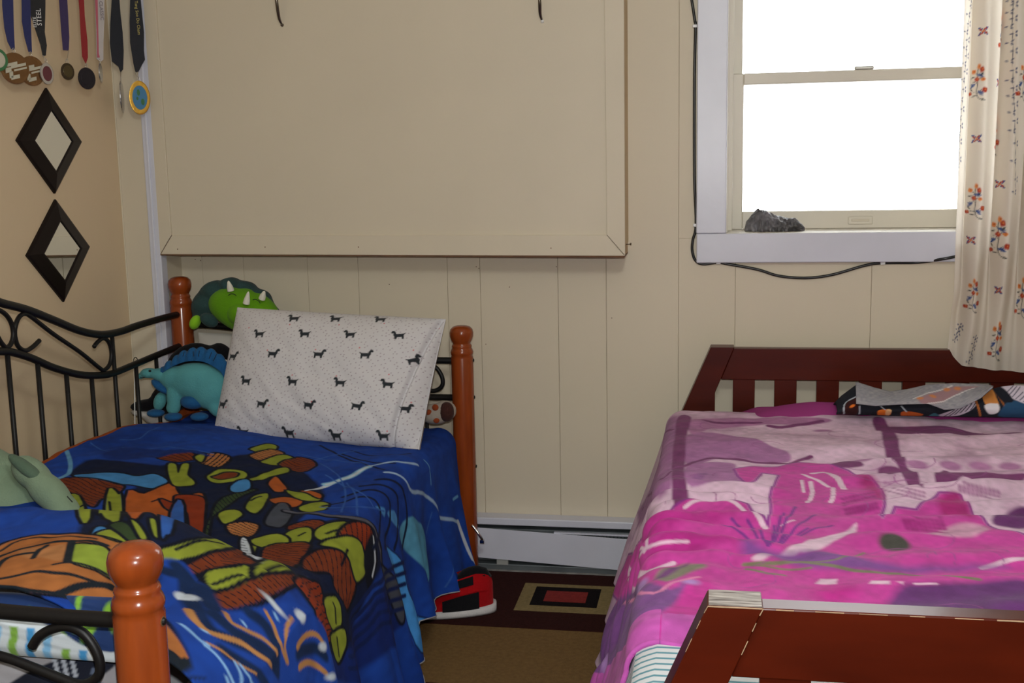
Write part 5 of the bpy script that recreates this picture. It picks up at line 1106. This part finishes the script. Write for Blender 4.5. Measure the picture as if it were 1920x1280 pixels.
fp.area([(1742, 784), (1752, 774), (1762, 783)], K(50, 90, 100)); fp.area([(1842, 742), (1860, 732), (1868, 745), (1872, 760), (1852, 762)], K(160, 104, 52), soft=0.001)
fp.area([(1846, 760), (1870, 756), (1872, 772), (1855, 776)], K(180, 172, 178), soft=0.002); fp.stroke([(1830, 752), (1836, 770), (1838, 780)], K(130, 76, 36), 0.006); fp.stroke([(1868, 738), (1880, 755), (1888, 770)], K(110, 64, 32), 0.005)
fp.area([(1872, 780), (1890, 752), (1930, 760), (1930, 782)], K(30, 58, 84), soft=0.003); fp.area([(1878, 724), (1905, 718), (1930, 720), (1930, 756), (1905, 750), (1884, 738)], K(160, 152, 164), soft=0.002)
for i in range(7): fp.stroke([(1884+i*7, 738+i*3), (1900+i*6, 726+i*3)], K(60, 60, 78), 0.0025)
fp.area([(1860, 730), (1872, 722), (1885, 735), (1900, 752), (1880, 752)], K(20, 22, 30), soft=0.002)
me = grid_mesh(V); set_print(me, fp.C)
th = thing('folded_throw', 'folded grey throw with dark printed side lying against the headboard', 'throw', (2.4, -0.27, 0.58))
po = obj('printed_side', me, FLEECE, th, True); po.modifiers.new('thickness', 'SOLIDIFY').thickness = 0.004
gx = np.linspace(1605, 1862, 150); NG = 26; V = np.zeros((150, NG, 3)); U = np.zeros((150, NG, 2))
for i, x in enumerate(gx):
    for j, t_ in enumerate(np.linspace(0, 1, NG)):
        y0, y1 = np.interp(x, [1605, 1640, 1700, 1740, 1770, 1800, 1840, 1862], [757, 761, 758, 757, 768, 766, 746, 727]), np.interp(x, fx, ftop)-0.5
        Yd = YT2-0.046+0.075*t_**1.6
        p = onY(x, y0+(y1-y0)*t_, Yd); V[i, j] = p; U[i, j] = (p[0], t_*0.1)
gp = Print(V, U, K(122, 120, 122)); ng = vnoise(U[..., 0].ravel()*160, U[..., 1].ravel()*260, 71); gp.mix(np.arange(len(ng)), K(96, 96, 104), ng*0.9)
gp.area([(1722, 750), (1760, 737), (1790, 727), (1835, 728), (1800, 738), (1740, 759)], K(118, 92, 96), soft=0.002)
for q in ([(1712, 750), (1750, 737), (1785, 726)], [(1738, 759), (1790, 744), (1828, 730)]): gp.stroke(q, K(165, 160, 160), 0.003)
for x, y in ((1725, 749), (1748, 745), (1775, 733), (1795, 731)): gp.spot(x, y, 0.009, 0.007, K(150, 96, 60), 0.002)
me = grid_mesh(V); set_print(me, gp.C); go = obj('grey_side', me, FLEECE, th, True); md = go.modifiers.new('thickness', 'SOLIDIFY'); md.thickness = 0.005; md.offset = 1

# ================================================================ flowered curtain
CY = -0.105
ns, nz = 300, 460; s_ = np.linspace(0, 1, ns)[:, None]; zz = np.linspace(0, 1, nz)[None, :]
xl = np.array([onY(x, y, CY)[0] for x, y in ((1812, -60), (1808, 0), (1800, 200), (1795, 400), (1790, 550), (1778, 650), (1776, 675))])
zl = np.array([onY(x, y, CY)[2] for x, y in ((1812, -60), (1808, 0), (1800, 200), (1795, 400), (1790, 550), (1778, 650), (1776, 675))])
ztop = 2.09; hemp = [(1776, 655), (1784, 668), (1800, 684), (1830, 690), (1870, 694), (1905, 697)]
hx_ = np.array([onY(x, y, CY)[0] for x, y in hemp]); hzv = np.array([onY(x, y, CY)[2] for x, y in hemp])
XR_ = 2.80
o_ = np.argsort(zl)
def cur_x(s, z):
    left = np.interp(z, zl[o_], xl[o_]); right = XR_+0*z
    return left+(right-left)*s
zz_m = np.zeros((ns, nz)); X_ = np.zeros((ns, nz)); Y_ = np.zeros((ns, nz))
hemz = np.interp(2.462+(XR_-2.462)*s_[:, 0], hx_, hzv)
Zc = hemz[:, None]+(ztop-hemz[:, None])*zz
Xc = cur_x(s_+0*zz, Zc)
fold = 0.22+0.78*sstep(0.66, 1.15, Zc)
drift = 0.10*(1.35-Zc)
ph = 2*np.pi*(s_*4.3+0.10*np.sin(Zc*3.0)+0.25*drift)
Yc_ = CY+0.034*np.sin(ph)*fold+0.015*np.sin(2*ph+1.3+Zc)*fold+0.006*(vnoise(s_*9+0*Zc, Zc*4, 81)-0.5)
Xc = Xc+0.010*np.cos(ph)*fold*np.clip(s_*8, 0, 1)
# the left edge turns back under itself low down
Yc_ = Yc_-0.02*np.exp(-((Zc-0.80)/0.07)**2)*np.exp(-((s_-0.22)/0.10)**2)+0.02*np.exp(-((Zc-0.83)/0.06)**2)*np.exp(-((s_-0.06)/0.06)**2)
V = np.stack([Xc, Yc_, Zc], -1); U = np.stack([s_*0.50+0*Zc, Zc], -1)
cu = Print(V, U, (0.86, 0.79, 0.69))
RD_, OR_, BL_, DG_, MR_ = K(140, 48, 34), K(176, 108, 56), K(38, 62, 112), K(46, 48, 40), K(112, 42, 46)
def spray(px, s=1.0, seed=0):
    c = cu.pick(*px); rr = random.Random(seed)
    def at(x, y): return (c[0]+x*s*0.8, c[1]+y*s)
    cu.stroke([at(0.016, -0.060), at(0.004, -0.050), at(-0.001, -0.03), at(0.002, 0.0), at(0.000, 0.03), at(0.003, 0.05)], DG_, 0.0016*s, uv=True)
    for a, b in (((0, -0.038), (0.020, -0.020)), ((0, -0.034), (-0.020, -0.036)), ((0.002, -0.005), (-0.012, 0.004)), ((0.002, 0.008), (0.014, 0.014)), ((0.001, 0.025), (-0.011, 0.034))): cu.stroke([at(*a), at((a[0]+b[0])/2, (a[1]+b[1])/2+0.003), at(*b)], DG_, 0.0012*s, uv=True)
    for x, y, rx, ry, col in ((-0.011, 0.037, 0.0055, 0.007, OR_), (0.011, 0.040, 0.0050, 0.009, RD_), (0.003, 0.053, 0.0035, 0.008, OR_), (-0.001, 0.010, 0.0050, 0.007, RD_), (0.016, 0.010, 0.0055, 0.0055, OR_), (-0.024, -0.037, 0.0075, 0.0060, RD_), (0.024, -0.024, 0.0065, 0.0085, RD_)):
        x += rr.uniform(-.002, .002); y += rr.uniform(-.002, .002); p = at(x, y)
        for q in range(4): cu.spot(p[0]+rx*0.5*s*math.cos(q*1.6+x*90), p[1]+ry*0.5*s*math.sin(q*1.6+x*90), rx*0.62*s, ry*0.62*s, col, 0.0012, uv=True)
        cu.spot(p[0]+0.001, p[1]+0.001, rx*0.28*s, ry*0.28*s, OR_ if col is RD_ else RD_, 0.001, uv=True)
    for x, y, a0 in ((-0.013, -0.010, 2.2), (0.009, -0.036, 0.9), (0.008, 0.022, 1.2)):
        a0 += rr.uniform(-.3, .3)
        for q in range(-2, 3):
            L = 0.0055-0.0008*abs(q); p = at(x+0.0035*q*math.sin(a0)*-1+0.002*math.cos(a0)*(2-abs(q)), y+0.0035*q*math.cos(a0)+0.002*math.sin(a0)*(2-abs(q)))
            cu.spot(p[0], p[1], L*s, 0.0019*s, BL_, 0.0009, ang=a0+q*0.5, uv=True)
    for x, y, a0 in ((-0.014, 0.018, 0.3), (-0.008, -0.044, 0.2), (0.018, -0.057, -0.5), (0.013, 0.027, 1.0), (-0.018, -0.022, 2.2)):
        p = at(x, y); cu.spot(p[0], p[1], 0.0055*s, 0.0019*s, DG_, 0.0009, ang=a0, uv=True)
def rosette(px, s=1.0):
    c = cu.pick(*px)
    for q in range(4):
        a = q*math.pi/2+math.pi/4
        for sg, col, rr in ((1, MR_, 0.014), (-1, BL_, 0.014), (1, RD_, 0.009)):
            pts = [(c[0]+rr*s*t*math.cos(a+sg*0.55*(1-t)*1.3)*0.85, c[1]+rr*s*t*math.sin(a+sg*0.55*(1-t)*1.3)) for t in (0.35, 0.6, 0.85, 1.05)]
            cu.stroke(pts, col, 0.0026*s, soft=0.0009, uv=True)
    cu.spot(c[0], c[1], 0.0022, 0.0022, OR_, 0.0008, uv=True)
def vine(px, down=True):
    Q = cu.picks(px); Q = smooth_path(Q, 10)
    for i, p in enumerate(Q):
        if i % 3: continue
        a = 1.2 if (i//3) % 2 else -1.0
        for da in (0, 1.9, 3.9): cu.spot(p[0]+0.006*math.cos(a+da)*1.0+0.004*a, p[1]+0.005*math.sin(a+da), 0.0032, 0.0018, K(48, 54, 84), 0.0009, ang=a+da, uv=True)
    cu.stroke(Q[::5], K(60, 62, 70), 0.0008, soft=0.001, uv=True)
for px in ((1876, 60), (1832, 155), (1869, 252), (1828, 378), (1871, 445), (1825, 555), (1869, 640), (1919, 152), (1916, 560)): spray(px, 0.8 if px[0] < 1840 else 0.95, px[1])
for px in ((1844, 58), (1868, 155), (1874, 345), (1820, 450), (1872, 544), (1831, 260)): rosette(px, 0.9)
for px in ([(1820, 0), (1815, 50), (1812, 100), (1808, 150), (1803, 210), (1798, 260), (1797, 310)], [(1900, 0), (1898, 40), (1899, 90), (1899, 150), (1902, 200), (1903, 260), (1904, 360)], [(1802, 610), (1795, 625), (1790, 640)], [(1830, 632), (1824, 655), (1816, 682)]): vine(px)
me = grid_mesh(V); set_print(me, cu.C)
CURT = print_mat('printed_curtain_cotton', rough=0.9, sheen=0.05, bump=0.1, bscale=600, translucent=0.4)
ct = obj('flowered_curtain', me, CURT, None, True)
tag(ct, 'cream curtain printed with red, orange and blue flower sprays hanging beside the window', 'curtain')
rd = thing('curtain_rod', 'white curtain rod above the window', 'curtain rod', (2.25, CY, 2.08))
obj('rod', tube([(1.70, CY, 2.10), (2.86, CY, 2.10)], 0.008, 10), PLASTIC, rd, True)
for x in (1.715, 2.84): obj('bracket', box((x-0.006, CY-0.002, 2.085), (x+0.006, 0.0, 2.10), 0.002), PLASTIC, rd)

# ================================================================ rag on the window sill
sil = [(1396, 429), (1399, 415), (1410, 402), (1422, 393), (1436, 396), (1450, 404), (1462, 408), (1478, 410), (1490, 409), (1500, 418), (1509, 427)]
YR = 0.06; nx_, nv_ = 90, 40; xs = np.linspace(1396, 1509, nx_); V = np.zeros((nx_, nv_, 3))
for i, x in enumerate(xs):
    yt = np.interp(x, [p[0] for p in sil], [p[1] for p in sil]); base = onY(x, 430, YR); h = max(0.002, onY(x, yt, YR)[2]-SZ)
    e = math.sin(math.pi*i/(nx_-1))**0.5
    for j in range(nv_):
        a = math.pi*j/(nv_-1); rr = 1+0.75*(vnoise(np.array(i*0.16+j*0.10), np.array(j*0.28), 91)-0.5)+0.5*(vnoise(np.array(i*0.4), np.array(j*0.6+i*0.15), 92)-0.5)
        V[i, j] = (base[0], YR-0.035*e*math.cos(a)*rr, SZ+0.001+h*math.sin(a)**0.8*(0.8+0.2*rr))
rgo = obj('cleaning_rag', grid_mesh(V), mat('dark_grey_cloth', (0.05, 0.048, 0.05), 0.5, col2=(0.22, 0.21, 0.23), vscale=22), None, True)  # noise colours in the light and dark of the crumples
rgo.modifiers.new('thickness', 'SOLIDIFY').thickness = 0.003
tag(rgo, 'crumpled dark grey cloth lying on the window sill', 'cloth')

# ================================================================ lamp body added around the fill light, out of view
cl = thing('added_fill_lamp', 'round frosted lamp added out of view to light the room', 'lamp', (1.9, -3.0, RZ-0.10))
obj('base', lathe([(0, 0), (0.15, 0), (0.15, -0.02), (0, -0.02)], (1.9, -3.0, RZ)), PLASTIC, cl)
gm = mat('frosted_shade', (0.8, 0.78, 0.74), 0.5); gm.node_tree.nodes['Principled BSDF'].inputs['Emission Color'].default_value = (1, 0.92, 0.8, 1); gm.node_tree.nodes['Principled BSDF'].inputs['Emission Strength'].default_value = 1.5
obj('shade', lathe([(0.14, -0.02), (0.13, -0.05), (0.09, -0.08), (0, -0.095)], (1.9, -3.0, RZ)), gm, cl, True)
